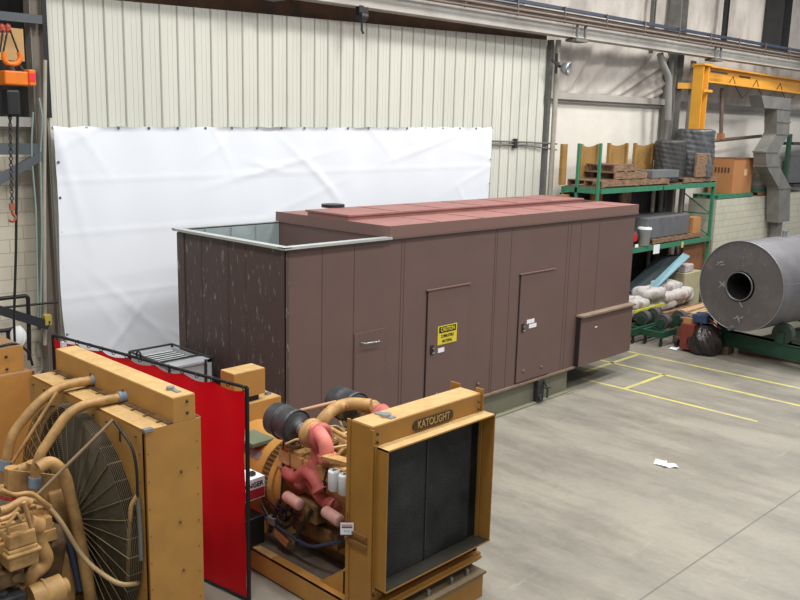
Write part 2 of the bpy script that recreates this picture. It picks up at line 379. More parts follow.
# crane runway
yb = lambda x: wall_y(x, -.45)
def runway():
    m = MB(); x0, x1 = -9, 34; z = 6.98
    P_ = lambda x, dy, dz: V((x, yb(x)+dy, z+dz))
    for dz, w, h in ((.015,.30,.03),(.42,.24,.03)): m.bar(P_(x0,0,dz), P_(x1,0,dz), w, h)
    m.bar(P_(x0,0,.22), P_(x1,0,.22), .02, .40)
    return m
RW = thing('crane_runway', 'long pale grey crane runway beam with conduit rails across the wall top', 'beam', (12, yb(12), 6.98))
runway().build('i_beam', M_BEAM, RW)
P_ = lambda x, dy, dz: V((x, yb(x)+dy, 6.98+dz))
MB().bar(P_(-9,-.12,.58), P_(34,-.12,.58), .08, .07).build('bus_bar', M_BUS, RW)
MB().tube([P_(-9,-.2,.30), P_(34,-.2,.30)], .03, 8).tube([P_(-9,-.2,.39), P_(34,-.2,.39)], .02, 8).build('conduit', M_CONDUIT, RW)
MB().bar(P_(-9,0,.48), P_(34,0,.48), .07, .09).build('crane_rail', M_CONDUIT, RW)
x = -1
while x < 33:
    MB().bar(P_(x,-.19,.26), P_(x,-.19,.62), .03, .03).build('hanger', M_CONDUIT, RW); x += 1.6
for x in (2.3, 10.75, 17.0, 24.2):
    m = MB(); m.bar(P_(x,-.14,-.08), P_(x,-.14,.4), .05, .05); m.bar(P_(x+.3,-.14,-.05), P_(x+.3,-.14,.4), .05, .05); m.box((x-.1,yb(x)-.2,6.9),(x+.4,yb(x)+.1,6.96)); m.build('bracket', M_GREYST, RW)
# rusty soffit board above the siding
m = MB(); m.poly([wp(-1,.12,6.5), wp(10.6,.12,6.75), wp(10.6,.12,7.6), wp(-1,.12,7.6)], (0,.04,0)); struct(m.build('trim_6', mat('rusty_brown_board', (112,82,58), .8, col2=(70,60,52), scale=2)), 'rusty brown board above the siding')

# clamps hanging from the runway
T = thing('beam_trolley', 'black beam trolley with hook hanging over the cream siding', 'trolley', at(362,14,w=-.55))
c = at(362,14,w=-.55)
MB().cyl(c+V((-.08,0,-.04)), c+V((.08,0,-.04)), .09, n=18).build('wheel', M_DKMET, T)
MB().box(tuple(c+V((-.11,-.05,.0))), tuple(c+V((.11,.05,.14)))).build('housing', M_BLACK, T)
MB().tube([c, c+V((0,0,-.28)), c+V((.04,0,-.34))], .022, 8).build('hook', M_DKMET, T)
c = at(565,67,w=-.5)
T = thing('work_lamp', 'round metal lamp on a bracket beside the tall downpipe', 'lamp', c)
MB().lathe(c+V((0,.1,0)), (0.3,-1,-.2), [(0,.03),(.02,.1),(.12,.15),(.2,.16),(.2,.12),(.15,.05)]).build('lamp_shade', M_SILV, T)
MB().bar(c+V((0,.12,0)), c+V((-.25,.2,.15)), .05, .05).bar(c+V((-.14,.16,.1)), V((10.72, wall_y(10.72,-.16), c.z+.1)), .05, .05).bar(c+V((-.12,.16,.3)), c+V((-.12,.16,-.15)), .05, .05).build('bracket', M_DKMET, T)
# conduit along siding right of the tarp
m = MB(); 
for dv in (0, 6): m.tube([at(491,141+dv*.6,w=-.06), at(525,142+dv*.5,w=-.06), at(557,144+dv,w=-.06)], .018, 8)
C_ = thing('wall_conduit', 'pair of thin grey conduits running from the white tarp to the downpipe', 'conduit', at(525,144,w=-.06))
m.build('conduit', M_GREYST, C_); MB().box(tuple(at(515,143,w=-.06)+V((-.05,-.03,-.12))), tuple(at(515,143,w=-.06)+V((.05,.03,.1)))).build('junction_box', M_DKMET, C_)

# ================================================================== WHITE TARP
def tarp():
    rnd = random.Random(11)
    TL, TR = at(51.5,126,w=-.12), at(490.5,127,w=-.12)
    gx = [k/19 for k in range(20)]
    cre = [(rnd.random(), rnd.random(), rnd.uniform(-1.2,1.2), rnd.uniform(.1,.4), rnd.uniform(.005,.014)) for _ in range(46)]
    def fn(s, t):                    # t=0 bottom, 1 top
        x = TL.x+(TR.x-TL.x)*s; zt = TL.z+(TR.z-TL.z)*s
        gap = min(abs(s-g) for g in gx)*19
        zt -= .045*gap if t > .98 else 0
        z = .02+(zt-.02)*t
        w = .022*math.sin(s*23+2*t)*(1-t*.4)+.012*math.sin(s*61+t*5)*t**3
        w += .03*math.sin(t*3+s*4)
        for (cs, ct, sl, ln, am) in cre:
            ds = (s-cs)*7; dt = (t-ct)*4.7
            d = dt*math.cos(sl)+ds*math.sin(sl); l = -dt*math.sin(sl)+ds*math.cos(sl)
            w += am*math.exp(-(d/.05)**2)*math.exp(-(l/(ln*2.2))**2)
        for hz in (.22,.45,.66,.83): w += .006*math.exp(-((t-hz)*4.7/.035)**2)
        # tension folds fanning from the top corner
        w += .03*math.exp(-((s*8.8-(1-t)*1.1)/.08)**2)*(t > .5)*(t-.5)*1.6
        w *= 1 if t < 1 else 0
        e = .06*math.sin(t*9)*(1-t) if s in (0,) else 0
        return wp(x+e, -.16-w, z)
    return MB().grid(fn, 260, 110)
TP = thing('backdrop_tarp', 'large white vinyl tarp hung on the wall behind the brown enclosure', 'tarp', wp(4,-.15,0))
tarp().build('sheet', M_TARP, TP, fix=False)
TL, TR = at(51.5,126,w=-.12), at(490.5,127,w=-.12)
for k in range(20):
    p = TL.lerp(TR, k/19); MB().torus(p+V((0,-.045,-.03)), (0,1,0), .016, .007, 10, 5).build('grommet', M_DKMET, TP)
for k in range(1, 9):
    z = TL.z*(1-k/9); MB().torus(wp(TL.x+.04,-.2,z), (0,1,0), .014, .006, 10, 5).build('grommet', M_DKMET, TP)
    MB().torus(wp(TR.x-.04,-.2,z), (0,1,0), .014, .006, 10, 5).build('grommet', M_DKMET, TP)

# ================================================================== BROWN ENCLOSURE
L_, W_, H_, X1, ZF = 8.866, 2.527, 3.3, 1.875, .479
EN = thing('generator_enclosure', 'long brown steel walk-in generator enclosure with an open-topped end on the floor', 'enclosure', (0,0,0))
t_ = .05
m = MB(); m.box((X1,0,ZF),(L_,t_,H_)).box((X1,W_-t_,ZF),(L_,W_,H_)).box((L_-t_,t_,ZF),(L_,W_-t_,H_)).box((X1-.02,t_,ZF),(X1+t_,W_-t_,H_+.1)).box((X1,t_,ZF),(L_-t_,W_-t_,ZF+.06))
m.build('body_shell', M_BROWN, EN)
MB().box((0,0,.3),(X1,.03,H_)).build('intake_side_wall', M_BROWN, EN); MB().box((0,W_-.03,.3),(X1,W_,H_)).build('intake_side_wall', M_BROWN, EN)
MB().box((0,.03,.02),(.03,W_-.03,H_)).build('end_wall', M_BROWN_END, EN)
m = MB(); m.box((.031,.04,1.2),(.045,W_-.04,H_-.02)).box((.031,W_-.05,1.2),(X1-.03,W_-.035,H_-.02)).box((.04,.035,1.2),(X1-.03,.045,H_-.02))
for k in range(1,4): m.box((X1*k/4-.03,W_-.07,1.2),(X1*k/4+.03,W_-.045,H_-.02))
m.build('inner_lining', M_GALVIN, EN)
MB().box((.03,.03,1.15),(X1-.02,W_-.03,1.2)).build('intake_deck', M_GALVIN, EN)
m = MB(); o = .075
m.box((-o,-o,H_),(X1,.05,H_+.014)).box((-o,W_-.05,H_),(X1,W_+o*.4,H_+.014)).box((-o,-o,H_-.0),(.05,W_+o*.4,H_+.0145)).box((-o,-o,H_-.02),(X1,-o+.006,H_)).box((-o,-o,H_-.02),(-o+.006,W_+.02,H_))
m.build('rim', M_GALV, EN)
# corner trim on end wall
MB().box((-.012,-.012,.02),(.05,-.0,H_-.05)).box((-.012,-.012,.02),(-.0,.05,H_-.05)).build('corner_trim', M_BROWN_END, EN)
MB().box((-.012,W_-.18,.02),(0,W_,H_-.05)).build('corner_trim', M_BROWN_END, EN)
# end wall seams and front seams
M_SEAM = mat('dark_seam', (84,65,61), .6, var=.05)
for yy in (.85, 1.25, 1.9): MB().box((-.003,yy,.05),(0,yy+.008,H_-.05)).build('seam', mat('end_seam',(80,67,63),.6,var=.05), EN)
def fx(u, v=320): return at(u, v, y=0).x
for u in (322, 354, 401, 404, 494, 511, 570, 580, 598):
    x = fx(u, 270 if u < 500 else 250); MB().box((x,-.003,ZF if x > X1 else .35),(x+.009,0,H_-.06)).build('seam', M_SEAM, EN)
for u in (497, 567): x = fx(u, 250); MB().box((x,-.006,ZF),(x+.03,0,H_-.02)).build('panel_rib', M_BROWN, EN)
# roof
zt = H_+.165
m = MB(); m.box((X1-.02,-.03,H_),(L_+.03,.86,zt)); m.build('roof_panel', M_ROOF, EN, bevel=.006)
m = MB(); m.box((X1-.02,1.80,H_),(L_+.03,W_+.03,zt-.01)); m.build('roof_panel', M_ROOF, EN, bevel=.006)
m = MB(); m.box((X1+.0,.86,H_),(8.25,1.80,zt+.07)); m.box((X1-.012,.84,zt+.055),(8.28,1.84,zt+.085)).build('roof_panel', M_ROOF, EN, bevel=.004)
for k in (1,2,3,4,5,6): MB().box((X1+1.05*k,.87,zt+.085),(X1+1.05*k+.05,1.78,zt+.092)).box((X1+1.05*k,.0,zt),(X1+1.05*k+.05,.84,zt+.006)).build('roof_seam', M_ROOF, EN)
m = MB(); m.box((X1-.03,-.045,H_+.0),(L_+.045,-.03,zt+.002)).box((L_+.03,-.045,H_),(L_+.045,W_+.04,zt+.002)).box((X1-.035,-.04,H_),(X1-.02,W_+.03,zt+.0)); m.build('fascia', M_FASCIA, EN)
MB().box((X1-.03,-.05,H_-.025),(L_+.05,.0,H_-.002)).build('drip_edge', M_BROWN, EN)
c = at(333,206,z=zt+.1)
MB().cyl((c.x,c.y-.0,zt+.08),(c.x,c.y,zt+.13),.19,n=28).build('roof_cap', M_BLACK, EN)
# doors
def door(u0, u1, vt0, vt1, zb, lockuv, nm='door'):
    p, q = at(u0, vt0, y=-.02), at(u1, vt1, y=-.02); z = (p.z+q.z)/2
    d = MB().box((p.x+.015,-.022,zb+.015),(q.x-.015,0,z)).build(nm, M_BROWN, EN, bevel=.003)
    MB().box((p.x-.006,-.012,zb),(p.x+.016,.0,z)).box((q.x-.016,-.010,zb),(q.x-.008,0,z)).build('door_gap', mat('black_gap',(32,26,26),.8,var=0), d)
    MB().box((p.x-.03,-.04,z),(q.x+.03,0,z+.014)).build('drip_strip', M_FASCIA, d)
    l = at(*lockuv, y=-.03)
    MB().box((l.x-.035,-.034,l.z-.07),(l.x+.035,-.02,l.z+.07)).build('latch', M_BLACK, d)
    MB().cyl((l.x+.02,-.05,l.z+.02),(l.x+.02,-.03,l.z+.02),.014,n=10).bar((l.x-.01,-.045,l.z-.05),(l.x+.05,-.045,l.z-.05),.015,.015).build('handle', M_SILV, d)
    return d, p, q, z
d1, p1, q1, z1 = door(428, 469.5, 290.5, 284.3, ZF, (432,350))
d2, p2, q2, z2 = door(521, 554.5, 274.6, 269.3, ZF+.02, (523,328))
# riveted panel with a handle near the open end
p, q = at(354,334,y=0), at(386,331,y=0)
hp = MB().box((p.x,-.015,.55),(q.x,0,p.z)).build('access_hatch', M_BROWN, EN)
r = MB(); z = .6
while z < p.z-.03:
    r.ball((p.x+.03,-.016,z),.009,6).ball((q.x-.03,-.016,z),.009,6); z += .1
x = p.x+.1
while x < q.x-.04: r.ball((x,-.016,p.z-.03),.009,6); x += .1
r.build('rivets', M_BROWN, hp)
a, b = at(361,343,y=-.02), at(378,340.5,y=-.02)
MB().tube([a, a+V((.02,-.06,0)), b+V((-.02,-.06,.0)), b], .012, 8, bend=.03).build('handle', M_SILV, hp)
# signs
def plate(u0, v0, u1, v1, u2, v2, par, m_, nm, y=-.024, th=.003):
    a = at(u0,v0,y=y); b = at(u1,v1,y=y); c = at(u2,v2,y=y)
    zz = (a.z+b.z)/2
    o = MB().box((a.x,y-th,c.z),(b.x,y,zz)).build(nm, m_, par); return a.x, b.x, c.z, zz, o
x0,x1,zb,zz,sg = plate(438,326.3,457,323,438,345.3, d1, M_SIGNY, 'caution_sign')
sg['label'] = 'yellow and black caution sign'
w, h = x1-x0, zz-zb; cx = (x0+x1)/2
MB().box((x0+w*.06,-.029,zb+h*.62),(x1-w*.06,-.0265,zz-h*.05)).build('caution_header', M_TXT, EN).parent = d1
R_ = (1,0,0); U_ = (0,0,1)
text('caution_text', 'CAUTION', M_SIGNY, (cx,-.031,zb+h*.785), R_, U_, h*.31, d1, .98*w/(h*1.45) if 0 else .78)
text('caution_text', 'COMBUSTIBLE', M_TXT, (cx,-.028,zb+h*.43), R_, U_, h*.22, d1, .72)
text('caution_text', 'MATERIAL', M_TXT, (cx,-.028,zb+h*.16), R_, U_, h*.22, d1, .8)
plate(438,348.3,444.2,347.2,438,353, d1, M_PAPER, 'paper_sticker')
plate(527,319.8,534.4,318.4,527,324, d2, M_PAPER, 'paper_sticker')
plate(529,324.3,536.4,322.8,529,328.4, d2, M_PAPER, 'paper_sticker')
plate(595,326.4,597.2,326.0,595,327.8, EN, M_PAPER, 'paper_sticker', y=-.105)
for u, v in ((523,371), (541,367), (478,384)):
    p = at(u,v,y=-.02); MB().ball(tuple(p), .03, 10).build('door_knob', M_BROWN, EN)
# louvre hood
xl = 6.958
m = MB(); m.box((xl,-.1,ZF),(L_-.0,-.0,1.44)); m.build('exhaust_hood', M_BROWN, EN, bevel=.004)
M_DUSTF = mat('dusty_ledge',(138,122,104),.65,col2=(118,98,86),scale=5)
MB().box((xl-.03,-.16,1.44),(L_+.02,0,1.475)).build('hood_cap', M_DUSTF, EN)
MB().box((xl-.02,-.09,ZF),(xl,0,1.44)).build('hood_gap', mat('black_gap',(32,26,26)), EN)
# skid
MB().box((X1*0,-.035,ZF-.035),(xl-.0,.02,ZF)).build('base_flange', M_DUSTF, EN)
SKX = 6.8
m = MB(); m.box((.3,.04,.03),(SKX,.07,ZF-.03)).box((.3,W_-.07,.03),(SKX,W_-.04,ZF-.03)).box((SKX-.03,.05,.03),(SKX,W_-.05,ZF-.03)).box((.3,.05,.03),(.33,W_-.05,ZF-.03)); m.build('skid_web', M_SKIDG, EN)
m = MB(); m.box((.3,-.05,0),(SKX+.0,.1,.035)).box((.3,W_-.1,0),(SKX,W_+.05,.035)).box((SKX-.15,-.1,0),(SKX+.04,.06,.012)); m.build('skid_foot', mat('pale_olive_flange',(138,140,118),.6,var=.08), EN)
p = at(540,396,y=0)
m = MB(); m.box((p.x-.16,-.06,.03),(p.x+.02,.04,ZF-.04)); m.build('lifting_bracket', M_DKMET, EN)
MB().tube([(p.x-.0,-.05,ZF-.04),(p.x+.06,-.12,.24),(p.x+.02,-.14,.1)],.02,8).cyl((p.x-.1,-.1,.13),(p.x-.1,.0,.13),.06,n=14).tube([(p.x-.04,-.1,.3),(p.x+.14,-.12,.27)],.018,8).build('drain_pipe', M_DKMET, EN)

# ================================================================== OCHRE GENERATOR WITH FRONT RADIATOR
KG = thing('diesel_generator', 'mustard yellow diesel generator set with twin turbos behind an ochre framed radiator', 'generator', (-.85,-1.6,0))
# skid
sk = MB()
def chan(m, x, sgn):
    m.box((x,-3.4,0),(x+.02*sgn if sgn > 0 else x-.0,.0,.25)) if 0 else None
m = MB()
m.box((-1.59,-3.1,0),(-1.575,-.05,.25)).box((-1.59,-3.1,.235),(-1.47,-.05,.25)).box((-1.59,-3.1,0),(-1.47,-.05,.015))
m.build('skid_rail', M_YEL, KG)
m = MB(); m.box((-.16,-3.1,0),(-.145,-.05,.25)).box((-.26,-3.1,.235),(-.145,-.05,.25)).box((-.26,-3.1,0),(-.145,-.05,.015)); m.build('skid_rail', M_YEL, KG)
m = MB()
for y in (-2.6,-2.25,-1.9,-1.55,-.9,-.3): m.box((-1.575,y,.03),(-.16,y+.14,.2))
m.build('cross_member', mat('dusty_grey_brown_steel',(136,128,112),.7,var=.15,scale=5), KG)
MB().box((-1.47,-2.75,.2),(-1.05,-1.15,.215)).build('side_tray', mat('dusty_tray',(106,98,86),.7,var=.15,scale=4), KG)
MB().box((-1.585,-1.75,.2505),(-1.5,-1.3,.27)).build('rail_pad', M_YELD, KG)
# triangular gusset and box foot beside radiator
m = MB(); m.poly([(-1.5,-2.95,.25),(-1.5,-2.45,.25),(-1.5,-2.78,.5),(-1.5,-2.95,.5)], (.03,0,0)); m.box((-1.5,-2.97,.25),(-1.2,-2.8,.52)); m.build('gusset', M_YEL, KG)
# radiator
xa, xb, yf, yk, zt = -1.66, -.10, -3.36, -3.05, 2.17
fr = MB()
fr.box((xa,yf+.04,.26),(xa+.19,yk,zt)); fr.box((xb-.12,yf+.04,.26),(xb,yk,zt))
fr.box((xa+.004,yf+.02,1.98),(xb-.004,yk-.004,zt+.004)).box((xa+.19,yf+.04,.26),(xb-.12,yk,.42))
RF = fr.build('radiator_frame', M_RADY, KG, bevel=.006)
MB().box((xa+.01,yf+.03,zt+.0055),(xb-.01,yk-.01,zt+.008)).build('dusty_top', M_YELD, RF)
for lo, hi in (((xa-.012,yk-.005,.3),(xa+.004,yk+.04,zt+.01)), ((xa-.012,yf+.0,.3),(xa+.0,yf+.05,zt-.02)), ((xb,yf-.0,.3),(xb+.012,yf+.1,zt+.05)), ((xb-.004,yk+.0,1.6),(xb+.008,yk+.13,zt+.04))):
    MB().box(lo, hi).build('side_flange', M_RADY, RF)
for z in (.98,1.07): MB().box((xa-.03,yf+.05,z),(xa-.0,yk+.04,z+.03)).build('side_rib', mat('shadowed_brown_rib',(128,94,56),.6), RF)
b = MB()
for z in (.5,1.0,1.5,1.9):
    b.ball((xa+.05,yf+.018,z),.012,6); 
b.ball((xb-.06,yf+.0,2.1),.014,8); b.ball((xb-.06,yf+.0,2.02),.014,8); b.ball((xa+.06,yf+.01,2.1),.014,8).ball((xa+.06,yf+.01,2.02),.014,8).build('bolts', M_DKMET, RF)
MB().cyl((xa+.3,yf+.15,zt),(xa+.3,yf+.15,zt+.035),.05,n=16).box((xa+.27,yf+.06,zt+.004),(xa+.34,yf+.28,zt+.02)).build('filler_cap', M_SILV, RF)
# shroud: four deep flanges round the core
sx0, sx1, sz0, sz1, sy = xa+.10, xb-.0, .50, 1.93, -3.50
S1 = at(388,449,y=sy); S2 = at(495.5,416.7,y=sy); S3 = at(382,596,y=sy)
sx0, sx1, sz1, sz0 = S1.x, S2.x, (S1.z+S2.z)/2, S3.z
th = .012
m = MB(); m.box((sx0,sy,sz0),(sx0+th,yf+.05,sz1)).box((sx1-th,sy,sz0),(sx1,yf+.05,sz1)).box((sx0,sy,sz1-th),(sx1,yf+.05,sz1)).box((sx0,sy,sz0),(sx1,yf+.05,sz0+th))
m.box((sx0-.03,yf-.005,sz0-.02),(sx0,yf+.04,sz1+.02))
SH = m.build('air_shroud', M_RADY, KG)
MB().box((sx0+.01,sy+.005,sz1+.0005),(sx1-.01,yf+.04,sz1+.003)).build('dusty_top', M_YELD, SH)
MB().box((sx0+.013,sy+.005,sz0+th),(sx1-.013,yf+.04,sz0+th+.004)).build('oily_sill', mat('black_oily_sill',(56,54,48),.5,var=.2), SH)
co = MB(); co.box((sx0+.013,yf+.04,sz0+.02),(sx1-.013,yf+.16,sz1-.02))
CO = co.build('radiator_core', M_CORE, KG)
m = MB(); z = sz0+.04
while z < sz1-.03: m.box((sx0+.02,yf+.034,z),(sx1-.02,yf+.04,z+.004)); z += .022
m.build('core_fins', M_CORE, CO)
MB().box(((sx0+sx1)/2-.06,yf+.028,sz0+.02),((sx0+sx1)/2-.045,yf+.04,sz1-.02)).build('core_divider', M_DKMET, CO)
# lower cross rails and base box under the radiator
m = MB(); m.box((xa+.12,yf-.06,.36),(xb+.0,yf+.0,.44)); m.box((xa+.12,yf-.1,.40),(xb-.03,yf-.0,.42)); m.build('lower_rail', M_RADY, KG)
m = MB(); m.box((xa+.1,-3.52,.0),(xb-.07,-3.0,.26)); BB = m.build('base_box', M_RADY, KG)
MB().box((xa+.08,-3.54,.26),(xb-.04,-3.0,.285)).build('dusty_plate', mat('dusty_grey_plate',(120,104,80),.7,var=.15), BB)
for x in (-.95,-.6,-.35): MB().cyl((x,-3.45,.285),(x,-3.45,.35),.018,n=8).build('stud', M_SILV, BB)
# nameplate
a = at(415,426,y=yf+.015); b = at(451,412.5,y=yf+.015); zc = (a.z+b.z)/2-.01
cxn = (a.x+b.x)/2; wn = b.x-a.x+.06; pts = []
hh = .052
for k in range(16):
    an = PI/2+PI*k/15; pts.append((cxn-wn/2+hh+math.cos(an)*hh, yf+.02, zc+math.sin(an)*hh))
for k in range(16):
    an = -PI/2+PI*k/15; pts.append((cxn+wn/2-hh+math.cos(an)*hh, yf+.02, zc+math.sin(an)*hh))
NP = MB().poly(pts, (0,-.012,0)).build('nameplate', mat('dark_olive_plate',(62,52,34),.5,var=.1), KG)
text('nameplate_text', 'KATOLIGHT', mat('brass_letters',(172,140,84),.5,var=.03), (cxn,yf+.006,zc), R_, U_, .105, NP, .80, .003)

# engine: block, heads, manifolds
ex = -.80
m = MB()
m.poly([(ex-.30,-2.85,.35),(ex+.30,-2.85,.35),(ex+.36,-2.85,.85),(ex+.52,-2.85,1.18),(ex+.30,-2.85,1.34),(ex,-2.85,1.12),(ex-.30,-2.85,1.34),(ex-.52,-2.85,1.18),(ex-.36,-2.85,.85)], (0,1.35,0))
m.build('engine_block', M_YEL2, KG, bevel=.02)
m = MB()
m.poly([(ex-.26,-2.8,.22),(ex+.26,-2.8,.22),(ex+.3,-2.8,.36),(ex-.3,-2.8,.36)], (0,1.25,0)); m.build('oil_pan', M_DIRTY, KG, bevel=.02)
for sgn in (-1, 1):
    for k in range(6):
        y = -2.78+k*.21
        cc = V((ex+sgn*.42, y+.09, 1.36)); m = MB()
        m.box((cc.x-.11,y,1.24),(cc.x+.11,y+.18,1.38)); m.box((cc.x-.09,y+.02,1.38),(cc.x+.09,y+.16,1.42))
        for dx in (-.08,.08):
            for dy in (.03,.15): m.cyl((cc.x+dx,y+dy,1.38),(cc.x+dx,y+dy,1.43),.01,n=8)
        m.build('valve_cover', M_YEL2, KG, bevel=.012)
# intake plenum in the vee and charge air pipe loop
MB().tube([(ex,-2.7,1.42),(ex,-1.6,1.42)],.11,16).build('intake_plenum', M_YEL2, KG)
for k in range(7):
    y = -2.7+k*.17; MB().tube([(ex-.33,y,1.30),(ex-.2,y,1.46),(ex,y,1.5),(ex+.2,y,1.46),(ex+.33,y,1.30)],.022,8,bend=.06).build('crossover_pipe', M_YEL2 if k%2 else M_DIRTY, KG)
# turbochargers with air cleaners
TN, TF = V((-1.24,-2.05,1.66)), V((-.33,-2.02,1.66))
for T_, sgn in ((TN,-1),(TF,1)):
    tb = MB().lathe(T_+V((0,-.0,0)), (0,1,0), [(-.02,.05),(0,.125),(.05,.145),(.10,.125),(.12,.06)]).build('turbo_housing', M_YEL2, KG)
    MB().torus(T_+V((0,.06,0)), (0,1,0), .115, .045, 24, 10).build('compressor_scroll', M_YEL2, tb)
    MB().torus(T_+V((0,-.09,0)), (0,1,0), .095, .055, 24, 10).lathe(T_+V((0,-.09,0)),(0,-1,0),[(-.05,.09),(.03,.10),(.05,.07)]).build('turbine_scroll', M_RED, tb)
    MB().cyl(T_+V((0,.1,0)), T_+V((0,.27,0)), .07, n=16).build('intake_neck', M_SILV, tb)
    cl = MB().lathe(T_+V((0,.22,0)), (0,1,0.02), [(0,.07),(.06,.07),(.06,.15),(.08,.178),(.09,.182),(.1,.19),(.13,.19),(.14,.182),(.28,.182),(.29,.19),(.32,.19),(.33,.182),(.44,.18),(.46,.165),(.46,.0)], 32).build('air_cleaner', mat('charcoal_canister',(70,72,74),.4,.1,var=.12), KG)
    MB().torus(T_+V((0,.29,0)), (0,1,0), .185, .008, 28, 6).torus(T_+V((0,.5,0)), (0,1,0), .185, .008, 28, 6).build('clamp_band', M_DKMET, cl)
# near turbine outlet elbow (pink) and exhaust manifold
ep = [at(315,430,x=-1.26), at(320,434,x=-1.29), at(326,444,x=-1.31), at(327,457,x=-1.31)]
m = MB().tube(ep, .078, 16, bend=.08); m.cyl(ep[3]+V((0,0,.03)), ep[3]+V((0,-.01,-.03)), .1, n=20)
m.build('exhaust_elbow', mat('salmon_elbow',(222,134,122),.6,col2=(190,104,94),scale=9,bump=.2), KG)
m = MB().tube([TN+V((0,-.08,-.08)), TN+V((-.02,-.06,-.3)), TN+V((-.02,-.02,-.42))], .075, 14, bend=.1, rr=None).lathe(TN+V((-.02,-.04,-.3)),(0,-.05,-1),[(-.06,.07),(.0,.09),(.1,.12),(.13,.13),(.15,.1)]); m.build('turbo_pedestal', M_RED, KG)
m = MB().tube([at(288,474,x=-1.3),at(297,479,x=-1.3),at(305,470,x=-1.33),at(314,477,x=-1.35),at(320,490,x=-1.36)], .068, 14, bend=.10)
m.ball(tuple(at(289,472.5,x=-1.28)),.085,14).ball(tuple(at(301,482,x=-1.27)),.09,14).cyl(at(318.5,487,x=-1.36),at(320.5,491,x=-1.36),.09,n=18); m.build('exhaust_manifold', M_RED, KG)
MB().tube([at(310,478,x=-1.25),at(322,500,x=-1.28),at(335,506,x=-1.28)], .07, 12, bend=.1).ball(tuple(at(336,503,x=-1.22)),.1,12).build('lower_manifold', M_RED, KG)
# far turbine: red ball and elbow
MB().ball(TF+V((0,-.12,.02)), .12, 16).tube([TF+V((0,-.12,.0)), TF+V((.05,-.3,.0)), TF+V((.05,-.4,-.2))], .08, 12, bend=.1).build('exhaust_elbow', M_RED, KG)
# big tan charge-air pipe from far cleaner down into the vee
MB().tube([at(371,405,z=1.8),at(350,403,z=1.8),at(334,408,z=1.78),at(322,420,z=1.7),at(318,432,z=1.55)], .07, 14, bend=.15).build('charge_air_pipe', M_YEL2, KG)
MB().tube([at(299,411,z=1.75),at(336,402,z=1.8)], .022, 10).build('tie_rod', mat('dusty_rod',(186,146,112),.6), KG)
MB().tube([at(330,428,z=1.6),at(347,438,z=1.6)], .025, 8).build('oil_line', M_YEL2, KG)
# fuel filters (white, hanging) and oil filters (pink-white, lying)
for u, v in ((334,471),(344.5,475)):
    p = at(u,v-1,x=-1.42); MB().lathe(p, (0,0,-1), [(0,.02),(0,.055),(.02,.06),(.20,.06),(.215,.045),(.215,0)], 20).build('fuel_filter', M_WHITE, KG)
p = at(329,464,x=-1.42); q = at(345,470,x=-1.42); MB().bar(p+V((.04,.1,.04)), q+V((.04,-.1,.08)), .12, .04).build('filter_head', M_YEL2, KG)
for (a, b) in (((286,496),(300,505)), ((325,511),(340,521))):
    A = at(*a, x=-1.42); B = at(*b, x=-1.44); d = (B-A).normalized(); MB().lathe(A, d, [(0,0),(0,.056),(.015,.062),((B-A).length-.01,.062),((B-A).length+.005,.054),((B-A).length+.006,0)], 20).build('oil_filter', M_PINK, KG)
p = at(312,508,x=-1.25); m = MB(); m.box((p.x-.09,p.y-.18,p.z-.12),(p.x+.12,p.y+.2,p.z+.1)); m.cyl(p+V((-.14,0,-.02)),p+V((.1,0,-.02)),.09,n=12); m.build('oil_filter_base', M_DIRTY, KG, bevel=.02)
p = at(325,530,x=-1.2); MB().box((p.x-.05,p.y-.25,p.z-.14),(p.x+.2,p.y+.5,p.z+.04)).build('starter_casting', M_DIRTY, KG, bevel=.02)
# flywheel housing and alternator body
m = MB().cyl((ex,-1.52,.82),(ex,-1.36,.82),.47,n=40).cyl((ex,-1.38,.82),(ex,-1.30,.82),.50,n=40); m.build('flywheel_housing', M_YEL, KG, bevel=.008)
m = MB().cyl((ex,-1.30,.80),(ex,-1.16,.80),.475,n=40)
vt = m.build('vent_band', mat('dark_brass_grille',(96,74,44),.5,.2,var=.2), KG)
m = MB()
for k in range(60):
    an = 2*PI*k/60; m.bar((ex+math.cos(an)*.48,-1.30,.80+math.sin(an)*.48),(ex+math.cos(an)*.48,-1.16,.80+math.sin(an)*.48),.012,.02)
m.build('vent_bars', mat('dull_brass_bar',(130,102,60),.5), vt)
MB().cyl((ex,-1.16,.80),(ex,-.35,.80),.50,n=48).cyl((ex,-.35,.8),(ex,-.15,.8),.38,.3,n=40).build('alternator_body', M_YEL, KG, bevel=.01)
MB().box((ex-.35,-1.1,.03),(ex+.35,-.3,.45)).build('alternator_feet', M_YEL, KG)
# data plate on the barrel and grey lid
p = at(256,454,x=-1.18); nrm = (p-V((ex,p.y,.8))).normalized(); p = V((ex,p.y,.8))+nrm*.505
tg = V((0,1,0)); dn = nrm.cross(tg); m = MB(); m.add([p+tg*.1+dn*.05+nrm*.002,p+tg*.1-dn*.05+nrm*.002,p-tg*.1-dn*.05+nrm*.002,p-tg*.1+dn*.05+nrm*.002],[(0,1,2,3)]); m.build('data_plate', M_SILV, KG)
MB().box((-1.28,-1.02,1.23),(-.92,-.62,1.27)).build('terminal_lid', mat('green_grey_lid',(104,116,96),.5,var=.15), KG)
# control boxes
m = MB(); m.box((-1.32,-.42,.85),(-.40,-.02,1.52)); m.build('terminal_box', M_YEL, KG, bevel=.006)
MB().box((-1.31,-.41,1.5205),(-.41,-.03,1.523)).build('dusty_top', M_YELD, KG)
MB().box((-.52,-.3,1.523),(-.46,-.24,1.55)).build('latch', M_SILV, KG)
cb = MB().box((-1.09,-.40,1.60),(-.63,-.12,1.92)).build('control_box', M_YEL, KG, bevel=.006)
MB().box((-1.085,-.395,1.9205),(-.635,-.125,1.923)).build('dusty_top', M_YELD, cb)
MB().box((-1.0,-.36,1.523),(-.70,-.16,1.60)).build('mount', M_BLACK, cb)
